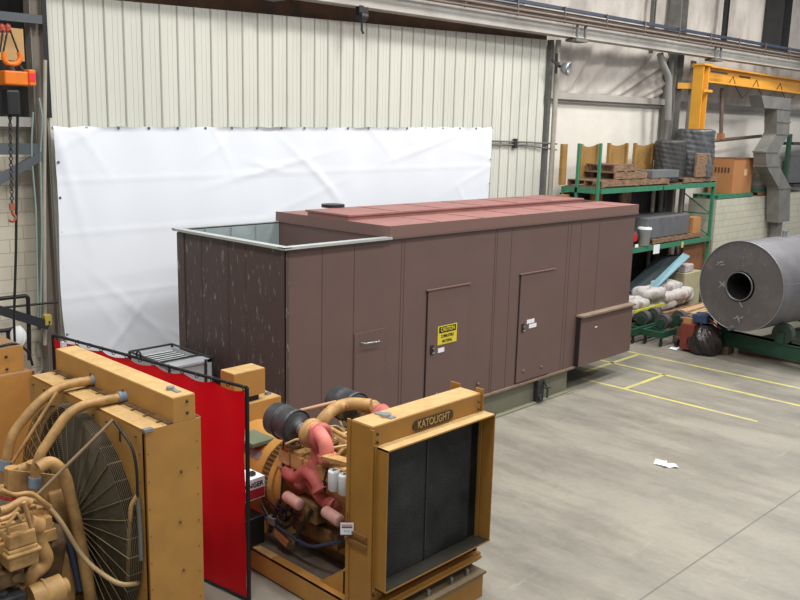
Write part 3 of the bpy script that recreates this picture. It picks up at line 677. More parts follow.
# loose hoses and cables
def hose(pts, r, mt, nm='hose'): MB().tube(pts, r, 8, bend=.15).build(nm, mt, KG)
hose([at(262,515,x=-1.4),at(285,532,x=-1.42),at(310,548,x=-1.42),at(342,541,x=-1.38)], .02, M_NAVY)
rnd = random.Random(21)
for k in range(9):
    u, v = rnd.uniform(262,292), rnd.uniform(500,530); hose([at(u,v,x=-1.4), at(u+rnd.uniform(-6,12),v+rnd.uniform(4,12),x=-1.43), at(u+rnd.uniform(4,24),v+rnd.uniform(-6,10),x=-1.36), at(u+rnd.uniform(10,30),v+rnd.uniform(-14,2),x=-1.22)], .011, M_BLACK)
hose([at(280,500,x=-1.38),at(277,510,x=-1.4),at(272,520,x=-1.42),at(270,532,x=-1.42)], .022, M_BLACK)
hose([at(300,512,x=-1.35),at(290,527,x=-1.4),at(275,528,x=-1.4),at(262,505,x=-1.38)], .02, M_BLACK)
hose([at(312,510,x=-1.35),at(300,528,x=-1.4),at(296,545,x=-1.42)], .02, M_BLACK)
hose([at(284,438,x=-1.3),at(283,470,x=-1.3),at(281,500,x=-1.3)], .014, M_DKMET)
hose([at(285,437,x=-1.3),at(286,465,x=-1.3),at(290,480,x=-1.3)], .012, M_YEL2)
hose([at(328,468,x=-1.36),at(324,480,x=-1.36),at(325,492,x=-1.34)], .010, M_BLACK)
p = at(272,520,x=-1.42); m = MB(); m.box((p.x-.03,p.y-.06,p.z-.05),(p.x+.04,p.y+.06,p.z+.04)); m.build('starter_solenoid', M_GREYST, KG, bevel=.01)
p = at(280,534,x=-1.42); m = MB(); m.poly([tuple(p+V((0,.12,.05))),tuple(p+V((0,-.14,-.04))),tuple(p+V((0,-.1,-.12))),tuple(p+V((0,.1,-.06)))],(.06,0,0)); m.build('bracket', mat('tan_bracket',(168,122,80),.6), KG)
# fan belt guard ring and small lines between engine and radiator
MB().torus((ex,-2.98,1.2),(0,1,0),.55,.03,36,8).cyl((ex,-2.99,1.2),(ex,-2.88,1.2),.2,n=20).build('fan_ring', M_YEL, KG)
m = MB(); rnd = random.Random(5)
for k in range(34):
    y = rnd.uniform(-2.95,-1.7); x = rnd.uniform(-1.25,-.5); z = rnd.uniform(1.38,1.52)
    m.tube([(x,y,z),(x+rnd.uniform(-.15,.15),y+rnd.uniform(.05,.2),z+rnd.uniform(.0,.1)),(x+rnd.uniform(-.2,.2),y+rnd.uniform(.1,.35),z)], .014, 6, bend=.05)
m.build('injection_lines', mat('bright_tan_line',(212,184,136),.5), KG)
m = MB(); p = at(425,404,y=-2.7); dz_ = p.z-.03-2.2; m.tube([(p.x,p.y,1.4),(p.x,p.y,p.z-.12),(p.x+.08,p.y+.02,p.z-.01),(p.x+.2,p.y-.02,p.z-.03)], .055, 12, bend=.1); m.build('coolant_elbow', M_YEL2, KG)
m = MB(); m.tube([(p.x+.1,p.y,p.z-.02),(p.x+.24,p.y-.02,p.z-.03)], .06, 12); m.bar((p.x+.12,p.y,p.z+.02),(p.x+.18,p.y-.02,p.z+.09),.02,.02); m.bar((p.x+.2,p.y-.02,p.z+.02),(p.x+.34,p.y-.02,p.z+.04),.02,.02); m.build('hose_clamp', M_SILV, KG)
p = at(375,405.5,z=2.0); 

# hang tag
T = thing('hang_tag', 'small white card with pink and dark print hanging beside the ochre radiator', 'tag', at(347,535,x=-1.7))
a, b, c = at(340.5,523,x=-1.72), at(353.5,522.5,x=-1.72), at(340.5,535,x=-1.72)
a = V((-1.72,0,0))
# card faces the camera side (-x,-y)
ce = at(347,528.7,x=-1.72); rr = V((.72,-.69,0)); uu = V((0,0,1)); w_, h_ = .062, .06
def card(w0,w1,h0,h1,off,mt,nm): 
    n_ = V((-.69,-.72,0)); pts = [ce+rr*w0+uu*h0+n_*off, ce+rr*w1+uu*h0+n_*off, ce+rr*w1+uu*h1+n_*off, ce+rr*w0+uu*h1+n_*off]
    return MB().poly(pts, -n_*.003).build(nm, mt, T)
card(-w_,w_,-h_,h_,0,M_PAPER,'card'); card(-w_,w_,-h_-.012,-h_,.001,mat('blue_edge',(56,60,110),.5),'blue_edge')
card(-w_*.8,w_*.8,h_*.45,h_*.72,.002,mat('pink_print',(226,150,170),.6),'pink_print'); card(-w_*.8,w_*.8,h_*.12,h_*.36,.002,mat('slate_print',(80,84,104),.6),'dark_print'); card(-w_*.5,w_*.5,-h_*.55,-h_*.2,.002,mat('faint_print',(206,214,206),.6),'faint_print')
MB().tube([ce+uu*h_, ce+uu*.13+V((.05,.05,0))], .004, 5).build('string', M_BLACK, T)

# DANGER carton on a dark battery box
bt = MB().box((-1.82,-1.42,.27),(-1.42,-1.05,.60)); 
tag(bt.build('battery_box', M_BLACK, bevel=.01), 'black battery box under the red and white carton', 'battery')
CT = thing('warning_carton', 'white and red carton lettered DANGER standing behind the red screen edge', 'box', (-1.6,-1.25,.605))
cx0, cx1, cy0, cy1, cz0, cz1 = -1.80, -1.40, -1.36, -1.08, .605, .90
k_ = at(264.7,475.5,y=cy0); cx1 = k_.x; cz1 = k_.z; cz0 = at(264.7,496,y=cy0).z; cx0 = cx1-.42
MB().box((cx0,cy0,cz0),(cx1,cy1,cz1)).build('carton', M_PAPER, CT)
h_ = cz1-cz0
MB().box((cx0-.001,cy0-.003,cz0+.01),(cx1-.005,cy0,cz0+h_*.5)).build('red_panel', M_REDP, CT)
text('carton_text', 'DANGER', M_TXT, ((cx0+cx1)/2+.03,cy0-.004,cz0+h_*.70), R_, U_, h_*.34, CT, .95)
MB().box((cx1-.13,cy0+.07,cz1),(cx1-.07,cy0+.13,cz1+.04)).build('clip', M_DKMET, CT)
print('carton', cx0, cx1, cz0, cz1)
bpy.data.objects['battery_box'].location.z += 0

# ================================================================== RED WELDING SCREEN
s0, s1 = V((-2.02,-1.94,2.3)), V((-2.47,1.33,2.3))
RS = thing('welding_screen', 'tall red vinyl welding screen in a thin black frame between the two yellow generators', 'screen', (s0.x,s0.y,0))
dS = (s1-s0); nS = V((-dS.y, dS.x, 0)).normalized()
def scr(s, t):
    sag = .035*abs(math.sin(s*PI*7))**.7
    z = .04+(2.27-sag-.04)*t
    w = .012*math.sin(s*40)*(t**3)+.02*math.sin(s*9+t*2)*math.sin(PI*t)+.008*math.sin(t*20+s*5)
    p = s0+dS*(.008+.984*s)+nS*w; return V((p.x,p.y,z))
MB().grid(scr, 120, 40).build('vinyl_sheet', M_REDSCR, RS, fix=False)
m = MB(); m.tube([s0, s1], .018, 8); m.tube([V((s0.x,s0.y,.03)), s0], .022, 8); m.tube([V((s1.x,s1.y,.03)), s1], .02, 8); m.tube([V((s0.x,s0.y,.03)), V((s1.x,s1.y,.03))], .018, 8)
for q in (s0+dS*.35, s1): m.bar(V((q.x,q.y,.02))-nS*.25, V((q.x,q.y,.02))+nS*.25, .04, .04)
m.build('frame', M_BLACK, RS)
for k in range(15):
    p = s0+dS*(k/14*.98+.01); MB().torus(p+V((0,0,-.01)), dS, .026, .005, 12, 5).build('hanging_ring', M_DKMET, RS)
p = at(136,357,z=2.32); q = s0+dS*((p.y-s0.y)/dS.y); MB().torus(q+V((0,0,.04)), nS, .035, .012, 16, 6).build('coupling', M_BLACK, RS)
q = s0+dS*.93+V((0,0,-.09)); MB().bar(q-nS*.0+V((0,-.03,0)), q+V((0,.03,0)), .07, .09).build('white_label', M_PAPER, RS)

# ================================================================== LIGHT GREY SLATTED UNIT
GU = thing('slatted_unit', 'light grey metal unit with a slatted top standing behind the red screen', 'unit', (-.53,1.95,0))
bx0, bx1, by0, by1, bz = -.87, -.18, 1.40, 2.46, 1.58
m = MB(); m.box((bx0,by0+.02,.1),(bx1,by0+.04,bz-.02)).box((bx0,by1-.04,.1),(bx1,by1-.02,bz-.02)).box((bx0,by0+.02,.1),(bx0+.02,by1-.02,bz-.02)).box((bx1-.02,by0+.02,.1),(bx1,by1-.02,bz-.02)).box((bx0,by0,.1),(bx1,by1,.16)).box((bx1-.09,by0,.1),(bx1,by0+.05,bz)); m.build('casing', mat('light_grey_casing',(188,194,198),.45,.1,var=.05), GU)
m = MB()
for k in range(8):
    y = by0+.3+k*.1; m.bar((bx0+.04,y,bz-.07),(bx1-.04,y,bz-.07),.06,.01,up=(0,.5,1))
m.build('slats', M_WHITE, GU); MB().box((bx0,by0,bz-.03),(bx1,by0+.26,bz)).build('top_strip', mat('light_grey_casing',(188,194,198)), GU)
MB().box((bx0+.05,by0+.3,bz-.3),(bx1-.05,by1-.05,bz-.28)).build('tray', M_DKMET, GU)
m = MB()
for a,b in (((bx0,by0,bz),(bx0,by1,bz)),((bx0,by1,bz),(bx1,by1,bz)),((bx1,by1,bz),(bx1,by0,bz)),((bx0+.02,by0+.27,bz),(bx1,by0+.27,bz)),((bx1-.12,by0,.05),(bx1-.12,by0,bz))): m.tube([V(a)+V((0,0,.02)),V(b)+V((0,0,.02))], .016, 8)
m.tube([(bx0,by1,.0),(bx0,by1,bz+.02)],.02,8).tube([(bx1,by0,.0),(bx1,by0,bz)],.02,8).tube([(bx0,by0,.0),(bx0,by0,bz)],.02,8).tube([(bx1,by1,.0),(bx1,by1,bz)],.02,8); m.build('tube_frame', M_DKMET, GU)

# ================================================================== TAN GENERATOR WITH FAN GUARD
CG = thing('engine_generator', 'tan diesel engine set with a large round wire fan guard on its mustard radiator', 'generator', (-3.9,-1.5,0))
rx0, rx1, ry0, ry1, rz1 = -3.52, -2.97, -2.59, -.46, 2.38
m = MB(); m.box((rx0+.03,ry0,.25),(rx1,ry0+.03,rz1)).box((rx0+.03,ry1-.03,.25),(rx1,ry1,rz1)).box((rx0+.03,ry0+.03,rz1-.04),(rx1,ry1-.03,rz1)).box((rx0+.03,ry0+.03,.25),(rx1,ry1-.03,.3))
RD = m.build('radiator_housing', M_YEL, CG, bevel=.005)
MB().box((rx0+.03,ry0,rz1+.0005),(rx1,ry1,rz1+.003)).build('dusty_top', M_YELD, RD)
# fan side plate with a round opening
cy_, cz_, R_f = (ry0+ry1)/2, rz1-1.07, 1.0
m = MB(); n = 64; outer = []; inner = []
for k in range(n):
    an = 2*PI*k/n; c_, s_ = math.cos(an), math.sin(an)
    hw = (ry1-ry0)/2; top = rz1-cz_; bot = cz_-.25
    t1 = hw/abs(c_) if abs(c_) > 1e-6 else 1e9; t2 = (top if s_ > 0 else bot)/abs(s_) if abs(s_) > 1e-6 else 1e9; tt = min(t1, t2)
    outer.append((rx0, cy_+c_*tt, cz_+s_*tt)); inner.append((rx0, cy_+c_*R_f, cz_+s_*R_f))
back = [(p[0]+.03, p[1], p[2]) for p in inner]
m.add(outer+inner+back, [(k,(k+1)%n,n+(k+1)%n,n+k) for k in range(n)]+[(n+k,n+(k+1)%n,2*n+(k+1)%n,2*n+k) for k in range(n)])
m.build('fan_plate', M_YEL, RD)
m = MB()
for k in range(9):
    y = ry0+.1+k*(ry1-ry0-.2)/8; m.ball((rx0-.005,y,rz1-.06),.014,6)
for k in range(8):
    m.ball((rx0-.002,ry0+.05,.5+k*.24),.009,6); m.ball((rx0+.05,ry0,.5+k*.24),.007,6); m.ball((rx1-.04,ry0,.5+k*.24),.007,6)
m.ball((rx0+.35,ry0-.003,1.95),.015,6).ball((rx0+.33,ry0-.003,1.5),.015,6).ball((rx0+.35,ry0-.003,1.05),.015,6)
m.build('bolts', mat('rusty_bolt',(120,94,60),.6,.2), RD)
# slotted lips on the fan side top edge
m = MB()
for k in range(4):
    y = ry0+.35+k*.45; m.box((rx0-.006,y,rz1-.18),(rx0,y+.02,rz1-.09))
m.build('slots', M_BLACK, RD)
MB().box((rx0+.02,ry0-.01,rz1-.012),(rx0+.10,ry0+.04,rz1+.012)).build('galvanised_corner', M_SILV, RD)
# header tank
tx0, tx1 = -3.235, -3.02
m = MB(); m.box((tx0,ry0,rz1+.002),(tx1,ry1+.02,2.60)); HT = m.build('header_tank', M_YEL, CG, bevel=.006)
MB().box((tx0+.005,ry0+.005,2.6005),(tx1-.005,ry1+.01,2.603)).build('dusty_top', M_YELD, HT)
MB().cyl((-3.12,ry0+.22,2.6),(-3.12,ry0+.22,2.63),.035,n=16).box((-3.13,ry0+.1,2.603),(-3.09,ry0+.24,2.613)).build('filler_cap', M_SILV, HT)
MB().ball((-3.1,ry0-.003,2.55),.014,8).ball((-3.1,ry0-.003,2.45),.014,8).build('bolts', M_DKMET, HT)
m = MB()
for k in range(10): m.box((tx0-.09,ry0+.1+k*.21,rz1+.003),(tx0-.02,ry0+.12+k*.21,rz1+.012))
m.box((tx0-.05,ry0,rz1+.003),(tx0,ry1,rz1+.016)); m.box((tx1,ry0+.01,rz1+.003),(rx1,ry1,rz1+.012)); m.build('tank_flange', M_DIRTY, HT)
MB().box((rx0+.12,ry0+.05,.3),(rx0+.2,ry1-.05,rz1-.06)).build('radiator_core', mat('dark_dusty_core',(78,70,58),.75,var=.2,scale=10), CG)
# fan
m = MB()
for k in range(8):
    an = 2*PI*k/8+.2; c_, s_ = math.cos(an), math.sin(an)
    e = V((0,c_,s_)); tg = V((0,-s_,c_)); ctr = V((rx0+.06,cy_,cz_))
    pts = [ctr+e*.18-tg*.05+V((-.05,0,0)), ctr+e*.93-tg*.12+V((-.06,0,0)), ctr+e*.93+tg*.12+V((.06,0,0)), ctr+e*.18+tg*.07+V((.05,0,0))]
    m.poly(pts, (.006,0,0))
m.cyl((rx0-.1,cy_,cz_),(rx0+.1,cy_,cz_),.19,n=24); m.build('fan', mat('dark_fan_blade',(86,80,70),.6,.1,var=.15), CG)
# wire guard: rings and spokes bulging from the plate
GX = rx0-.13
m = MB()
for k in range(48):
    r_ = .10+.0198*k; 
    if r_ < R_f+.03: m.torus((GX,cy_,cz_), (1,0,0), r_, .0028, 72, 4)
for k in range(8): m.torus((GX+.016*k,cy_,cz_), (1,0,0), R_f+.03, .0035, 72, 4)
m.build('guard_rings', M_WIRE, CG)
m = MB()
for k in range(40):
    an = 2*PI*k/40; e = V((0,math.cos(an),math.sin(an))); c0 = V((GX-.005,cy_,cz_))
    m.tube([c0+e*.1, c0+e*(R_f+.03), c0+e*(R_f+.03)+V((.13,0,0))], .0028 if k%5 else .005, 5)
m.build('guard_spokes', mat('tan_guard_wire',(136,118,88),.5,var=.1), CG)
# skid of this set
m = MB(); m.box((-6.6,-2.25,0),(rx1,-2.1,.25)).box((-6.6,-.95,0),(rx1,-.8,.25)).box((rx0,-2.6,.0),(rx1,-.46,.25)); m.build('skid', M_YEL, CG)
# coolant pipes
def wpipe(pts, r, mt, nm, bend=.12, par=CG): return MB().tube(pts, r, 14, bend=bend).build(nm, mt, par)
def pxs(lst, y): return [at(u,v,y=y) for u,v in lst]
wpipe(pxs([(96,379.5),(62,385),(38,402),(11,435),(6.5,461)],-1.2), .042, M_YEL2, 'coolant_pipe', .2)
wpipe([at(100,379,y=-1.2), V((tx0+.01,-1.2,at(100,379,y=-1.2).z))], .05, M_BLUEH, 'tank_hose')
wpipe(pxs([(6.5,460),(5.5,470)],-1.2), .05, M_BLUEH, 'rubber_hose', 0); wpipe(pxs([(5.5,469),(5,482)],-1.2), .045, M_YEL2, 'pipe_stub', 0)
wpipe(pxs([(124,397),(85,404),(67,414),(38,457),(35,478)],-1.8), .042, M_YEL2, 'coolant_pipe', .2)
wpipe([at(118,397.5,y=-1.8), at(128,396,y=-1.8)], .05, M_BLUEH, 'rubber_hose'); wpipe([at(128,396,y=-1.8), at(133,395.5,y=-1.8)], .046, M_YEL2, 'pipe_stub')
wpipe([at(90,380.5,y=-1.2), at(98,379,y=-1.2)], .05, M_BLUEH, 'rubber_hose')
wpipe(pxs([(35,477),(34.5,487)],-1.8), .05, M_BLUEH, 'rubber_hose', 0); wpipe(pxs([(34.5,486),(34,500)],-1.8), .045, M_YEL2, 'pipe_stub', 0)
for u, v, y in ((122,397,-1.8),(92,380,-1.2)):
    p = at(u,v,y=y); q = V((tx0-.03,y,rz1)); MB().bar((tx0-.02,y,rz1),(tx0-.02,y,p.z+.07),.02,.012).bar((p.x-.15,y,rz1+.005),(tx0,y,rz1+.005),.02,.01).build('pipe_bracket', mat('rusty_bolt',(120,94,60)), CG)
wpipe([at(57,392,x=rx0-.1), at(12,463,y=-1.25)], .015, M_YEL2, 'stay_rod', 0)
wpipe([at(113,420,x=rx0-.02), at(37,495,y=-2.05)], .014, mat('brown_stay',(150,128,100),.5), 'stay_rod', 0)
# big arching pipe from the water pump
wpipe([at(38,468,y=-1.95),at(50,461,y=-1.95),at(64,472,y=-1.95),at(73,508,y=-1.97),at(82,550,y=-2.0),at(91,600,y=-2.0),at(94,640,y=-2.0)], .052, M_YEL2, 'water_pipe', .3)
# cables on the radiator face
wpipe([at(114,421,x=rx0-.03),at(122,432,x=rx0-.04),at(133,448,x=rx0-.05),at(137,470,x=rx0-.05),at(137.5,497,x=rx0-.04)], .012, M_BLACK, 'cable', .15)
wpipe([at(137,496,x=rx0-.04),at(131,505,x=rx0-.08),at(129,540,x=rx0-.08),at(128,580,x=rx0-.06)], .018, M_YEL2, 'conduit', .1)
wpipe([at(138,498,x=rx0-.03),at(140,530,x=rx0-.03),at(141,560,x=rx0-.03)], .018, M_GREYST, 'conduit', .05)
wpipe([at(20,499,y=-2.0),at(45,502,y=-2.0),at(62,523,y=-2.1),at(85,562,y=-2.2),at(120,586,x=rx0-.25),at(138,583,x=rx0-.03)], .02, mat('tan_hose',(178,152,112),.5), 'fuel_line', .3)
wpipe([at(40,500,y=-1.9),at(55,515,y=-1.95),at(70,545,y=-1.95),at(80,590,y=-1.95)], .03, M_NAVY, 'blue_hose', .3)
# engine body (runs away from the radiator)
ey = -1.52
m = MB(); m.poly([(-3.95,ey-.34,.4),(-3.95,ey+.34,.4),(-3.95,ey+.40,.95),(-3.95,ey+.58,1.4),(-3.95,ey+.35,1.62),(-3.95,ey,1.35),(-3.95,ey-.35,1.62),(-3.95,ey-.58,1.4),(-3.95,ey-.40,.95)], (-2.3,0,0)); m.build('engine_block', M_DIRTY, CG, bevel=.02)
MB().poly([(-3.80,ey-.32,.55),(-3.80,ey+.32,.55),(-3.80,ey+.42,1.2),(-3.80,ey+.2,1.75),(-3.80,ey-.25,1.72),(-3.80,ey-.42,1.2)], (-.15,0,0)).build('front_plate', M_YEL2, CG, bevel=.02)
MB().cyl((-3.66,ey,cz_-.15),(-3.8,ey,cz_-.15),.24,n=28).build('drive_pulley', M_DKMET, CG)
MB().poly([tuple(at(8,470,y=-1.75)),tuple(at(62,476,y=-1.75)),tuple(at(75,500,y=-1.75)),tuple(at(50,520,y=-1.75)),tuple(at(8,497,y=-1.75))], (0,.03,0)).build('guard_plate', M_YEL2, CG)
m = MB(); p = at(26,469,y=-1.5); m.cyl(p+V((-.12,0,-.1)),p+V((-.12,0,.05)),.07,.055,n=18).cyl(p+V((.05,-.05,-.08)),p+V((.05,-.05,.07)),.06,n=14).box(tuple(p+V((-.22,-.1,-.2))),tuple(p+V((.12,.1,-.12)))).tube([p+V((-.1,0,0)),p+V((.1,0,.02)),p+V((.2,0,-.02))],.05,12).build('thermostat_housing', M_YEL2, CG)
for sgn, ks in ((-1, range(8)), (1, range(8))):
    for k in ks:
        x = -4.05-k*.27; yy = ey+sgn*.47
        m = MB(); m.box((x-.22,yy-.13,1.46),(x,yy+.13,1.56)); m.box((x-.2,yy-.11,1.56),(x-.02,yy+.11,1.66)); 
        for dx in (-.2,-.02): m.cyl((x+dx,yy-.1,1.56),(x+dx,yy-.1,1.6),.012,n=6).cyl((x+dx,yy+.1,1.56),(x+dx,yy+.1,1.6),.012,n=6)
        m.build('valve_cover', M_YEL2, CG, bevel=.03)
p = at(18,547,y=-2.25); m = MB(); m.box((p.x-.11,p.y-.1,p.z-.14),(p.x+.12,p.y+.1,p.z+.03)); m.box((p.x-.13,p.y-.12,p.z-.03),(p.x+.14,p.y+.12,p.z-.0)); m.box((p.x-.10,p.y-.09,p.z+.03),(p.x+.11,p.y+.09,p.z+.15)); m.build('aftercooler_cover', M_YEL2, CG, bevel=.025)
for lst, r_, y in (([(0,511),(10,508),(24,500),(30,503)],.035,-2.2),([(0,520),(12,516),(20,508)],.02,-2.25),([(24,502),(29,520),(36,545),(33,558),(14,564)],.017,-2.3),([(9,535),(7,525),(13,518),(17,512),(22,522),(25,520)],.012,-2.3),([(0,490),(14,496),(30,492),(50,507)],.02,-2.1)):
    wpipe(pxs(lst,y), r_, M_YEL2, 'fuel_pipe', .08)
wpipe(pxs([(33,524),(38,540),(47,558),(44,566),(30,575),(29,610)],-2.15), .058, M_YEL2, 'coolant_elbow', .12)
wpipe(pxs([(28,524),(40,527)],-2.15), .075, M_YEL2, 'flange', 0)
wpipe(pxs([(20,582),(40,580),(52,565),(49,545)],-2.05), .022, M_NAVY, 'blue_hose', .12)
p = at(50,592,y=-2.3); m = MB(); m.cyl(p+V((-.14,.02,-.02)),p+V((.1,0,-.0)),.115,n=24).cyl(p+V((.1,0,0)),p+V((.14,0,0)),.07,n=18).cyl(p+V((-.05,.02,-.01)),p+V((-.03,.02,-.01)),.122,n=24); m.build('charging_alternator', mat('tan_alternator',(186,148,92),.5,var=.15,scale=12), CG)
for (u,v,y,s_,mt) in ((5,575,-2.2,.12,M_DIRTY),(22,590,-2.1,.14,M_DIRTY),(4,545,-2.2,.08,M_YEL2),(38,512,-1.95,.09,M_YEL2),(60,550,-1.8,.13,M_DIRTY),(66,585,-1.7,.14,M_DIRTY),(10,600,-2.3,.1,M_DKMET),(46,535,-1.9,.1,M_DIRTY),(8,527,-2.1,.06,M_YEL2)):
    p = at(u,v,y=y); m = MB(); m.box((p.x-s_,p.y-s_*.7,p.z-s_*.6),(p.x+s_,p.y+s_*.7,p.z+s_*.5)).cyl(p+V((-s_*.5,0,0)),p+V((-s_*.5,0,s_*.8)),s_*.35,n=12).cyl(p+V((s_*.4,-s_*.9,0)),p+V((s_*.4,s_*.5,0)),s_*.3,n=12); m.build('casting', mt, CG, bevel=.012)
p = at(57,524,y=-1.75); MB().cyl(p+V((0,0,-.1)),p+V((0,0,.1)),.018,n=8).build('red_cap', M_REDP, CG)
wpipe(pxs([(0,497),(9,500),(16,498)],-2.1), .012, M_REDP, 'red_wire', .05)

# ================================================================== MUSTARD CABINETS BEHIND
ca = at(33,371,y=1.2)
CA = thing('equipment_cabinet', 'large mustard cabinet with a smaller box on top beside the block wall', 'cabinet', (ca.x-.7,1.7,0))
MB().box((ca.x-1.6,1.2,0),(ca.x,2.3,ca.z)).build('body', M_YEL, CA, bevel=.006)
MB().box((ca.x-1.6,1.2,ca.z+.0005),(ca.x,2.3,ca.z+.003)).build('dusty_top', mat('brown_dust',(150,118,84),.7), CA)
MB().box((ca.x-.012,1.192,0),(ca.x+.012,2.3,ca.z)).build('corner_trim', mat('maroon_edge',(120,66,48),.6), CA)
cb2 = at(24.5,369,y=1.3); cbt = at(24,344,y=1.3)
UB = MB().box((cb2.x-.9,1.3,ca.z+.003),(cb2.x,1.9,cbt.z-.02)).build('upper_box', M_YEL, CA, bevel=.006)
MB().box((cb2.x-.9,1.3,cbt.z-.0195),(cb2.x,1.9,cbt.z-.016)).build('dusty_top', mat('brown_dust',(150,118,84)), UB)
MB().tube([(cb2.x-.35,1.35,cbt.z),(cb2.x-.05,1.38,cbt.z+.01),(cb2.x+.1,1.4,cbt.z-.12),(cb2.x+.14,1.4,ca.z+.01)],.015,8,bend=.08).build('cable', M_BLACK, CA)
m = MB(); m.ball((ca.x-.55,1.195,ca.z-.45),.02,8).ball((cb2.x-.2,1.295,ca.z+.2),.018,8).ball((cb2.x-.2,1.295,ca.z+.05),.018,8); m.build('bolts', M_DKMET, CA)

# ================================================================== HOIST BAY
HO = thing('chain_hoist', 'orange electric chain hoist with black chain bag hanging by the dark wall recess', 'hoist', at(12,78,y=3.3))
h = lambda u, v, y=3.3: at(u, v, y=y)
a, b = h(5,85), h(24,72)
m = MB(); m.box((a.x-.05,3.16,a.z),(b.x,3.44,b.z)); m.cyl(V((b.x,3.3,(a.z+b.z)/2)),V((b.x+.03,3.3,(a.z+b.z)/2)),.08,n=18); m.build('motor_body', M_ORANGE, HO, bevel=.02)
a2, b2 = h(25,86), h(31,70); MB().box((b.x+.0,3.15,a2.z),(b2.x,3.45,b2.z)).build('end_cover', M_ORANGE, HO, bevel=.02)
p = h(27.5,78); MB().box((p.x-.04,3.144,p.z-.05),(p.x+.04,3.15,p.z+.06)).build('red_label', mat('bright_red_label',(220,40,60),.5,var=0), HO)
m = MB(); c = h(12,56); m.tube([h(4,52),h(4,60),h(8,64),h(17,64),h(21,58),h(19,52)], .035, 8, bend=.04).build('top_hook', M_ORANGE, HO)
MB().tube([h(10,66),h(12,72)],.05,8).tube([h(20,66),h(24,72)],.02,6).build('suspension', M_DKMET, HO)
a, b = h(5,116), h(17,90); MB().box((a.x,3.2,a.z),(b.x,3.4,b.z)).build('chain_bag', M_BLACK, HO, bevel=.03)
m = MB(); m.tube([h(10,88),h(10,150)], .008, 5)
t0, t1 = h(10,118), h(12,205); nn = 26
for k in range(nn):
    c = t0.lerp(t1, k/nn); m.torus(c, (1,0,0) if k%2 else (0,1,0), .022, .008, 10, 5)
m.build('load_chain', M_DKMET, HO)
c = h(12,208); MB().box(tuple(c+V((-.03,-.02,-.03))),tuple(c+V((.03,.02,.06)))).tube([c+V((0,0,-.02)),c+V((.0,0,-.08)),c+V((.05,0,-.13)),c+V((.0,0,-.19)),c+V((-.05,0,-.16))],.02,8,bend=.03).build('load_hook', mat('rusty_hook',(160,92,60),.6), HO)
m = MB(); m.tube([h(0,52),h(3,30)],.012,6).tube([h(2,58),h(7,33)],.012,6).tube([h(10,30),h(22,62)],.012,6); m.build('sling', M_BLACK, HO)
o = MB().tube([h(18,92,3.4),h(17,160,3.4),h(16,250,3.4),h(14,320,3.4),h(15,350,3.4)],.018,6); tag(o.build('control_cable', M_BLACK), 'thin black control cable hanging below the chain bag', 'cable')
a, b = at(5,60,y=3.75), at(23,29,y=3.75); tag(MB().box((a.x-.2,3.75,a.z),(b.x,3.78,b.z)).build('plywood_board', mat('tan_board',(182,146,98),.7,var=.08)), 'tan board behind the orange hoist', 'board')
for u in (2, 8): 
    p = at(u,28,y=3.6); tag(MB().lathe(p+V((0,.0,-.06)),(0,0,1),[(0,0),(0,.03),(.03,.045),(.05,.03),(.07,.045),(.1,.03),(.12,0)],14).build('insulator', mat('brick_red_insulator',(170,74,56),.4)), 'small brick red insulator above the orange hoist', 'insulator', 'red insulators')
# jib beams
JB = thing('wall_jib', 'dark grey wall bracket arms across the hoist bay', 'bracket', at(20,148,w=-.1))
a = at(41,20,w=-.15); b = at(-20,16,w=-.15); MB().bar(a, V((b.x-2,b.y+.14,a.z)), .1, .12).build('upper_arm', mat('slate_arm',(86,92,98),.5,var=.1), JB)
a = at(42,149,w=-.15); MB().bar(a, V((a.x-4,a.y+.28,a.z)), .1, .16).build('lower_arm', mat('slate_arm',(86,92,98),.5,var=.1), JB)
b = at(0,173,w=-.15); d_ = (b-a); MB().bar(a+V((0,-.02,-.08)), a+V((0,-.02,-.08))+d_*3, .09, .12).build('diagonal_brace', mat('slate_arm',(86,92,98)), JB)
# pipes hung on the bay column
for i,(us, r_, mt, lab) in enumerate((
    ([(39,98),(43,118),(40,150),(42,230),(40,330)],.016,mat('pale_teal_hose',(140,164,158),.5),'pale teal hose looping down beside the taupe column'),
    ([(33,112),(31,150),(36,210),(38,330)],.014,mat('pale_teal_hose',(140,164,158)),'thin teal hose nearest the hoist on the block wall'),
    ([(45,60),(44,200),(45,345)],.03,mat('pale_grey_pipe',(176,172,160)),'pale grey conduit running down the taupe column'))):
    tag(MB().tube([at(u,v,w=-.2) for u,v in us], r_, 8, bend=.2).build('wall_hose', mt), lab, 'hose')
RL = thing('pipe_rail', 'black pipe rail and sloping beam in front of the block wall', 'rail', at(15,330,w=-.3))
h = lambda u, v: at(u, v, w=-.3)
MB().tube([h(-20,301),h(28,295.5),h(29.5,360)], .03, 10, bend=.06).tube([h(-20,333),h(8,330),h(20,327)],.03,10).tube([h(-10,309),h(58,302)],.018,8).tube([h(8,330),h(9,350)],.03,8).build('pipes', M_BLACK, RL)
MB().bar(h(-14,306), h(48,325), .1, .13).build('sloping_beam', mat('slate_black',(48,50,54),.5), RL)
MB().box(tuple(h(47,318)+V((-.05,-.05,-.1))),tuple(h(47,318)+V((.05,.05,.05)))).build('yellow_valve', mat('dull_yellow_valve',(190,170,80),.5), RL)
def bag(s, t):
    c = at(18,337,w=-.4); an = s*2*PI; r_ = .11*math.sin(PI*min(.98,max(.04,t)))**.5*(1+.14*math.sin(5*an+t*4)); return c+V((math.cos(an)*r_, math.sin(an)*r_*.5, .17-.34*t+.0))
tag(MB().grid(bag, 28, 14).build('plastic_bag', M_WHITE), 'white plastic bag hung on the black pipe rail', 'bag')
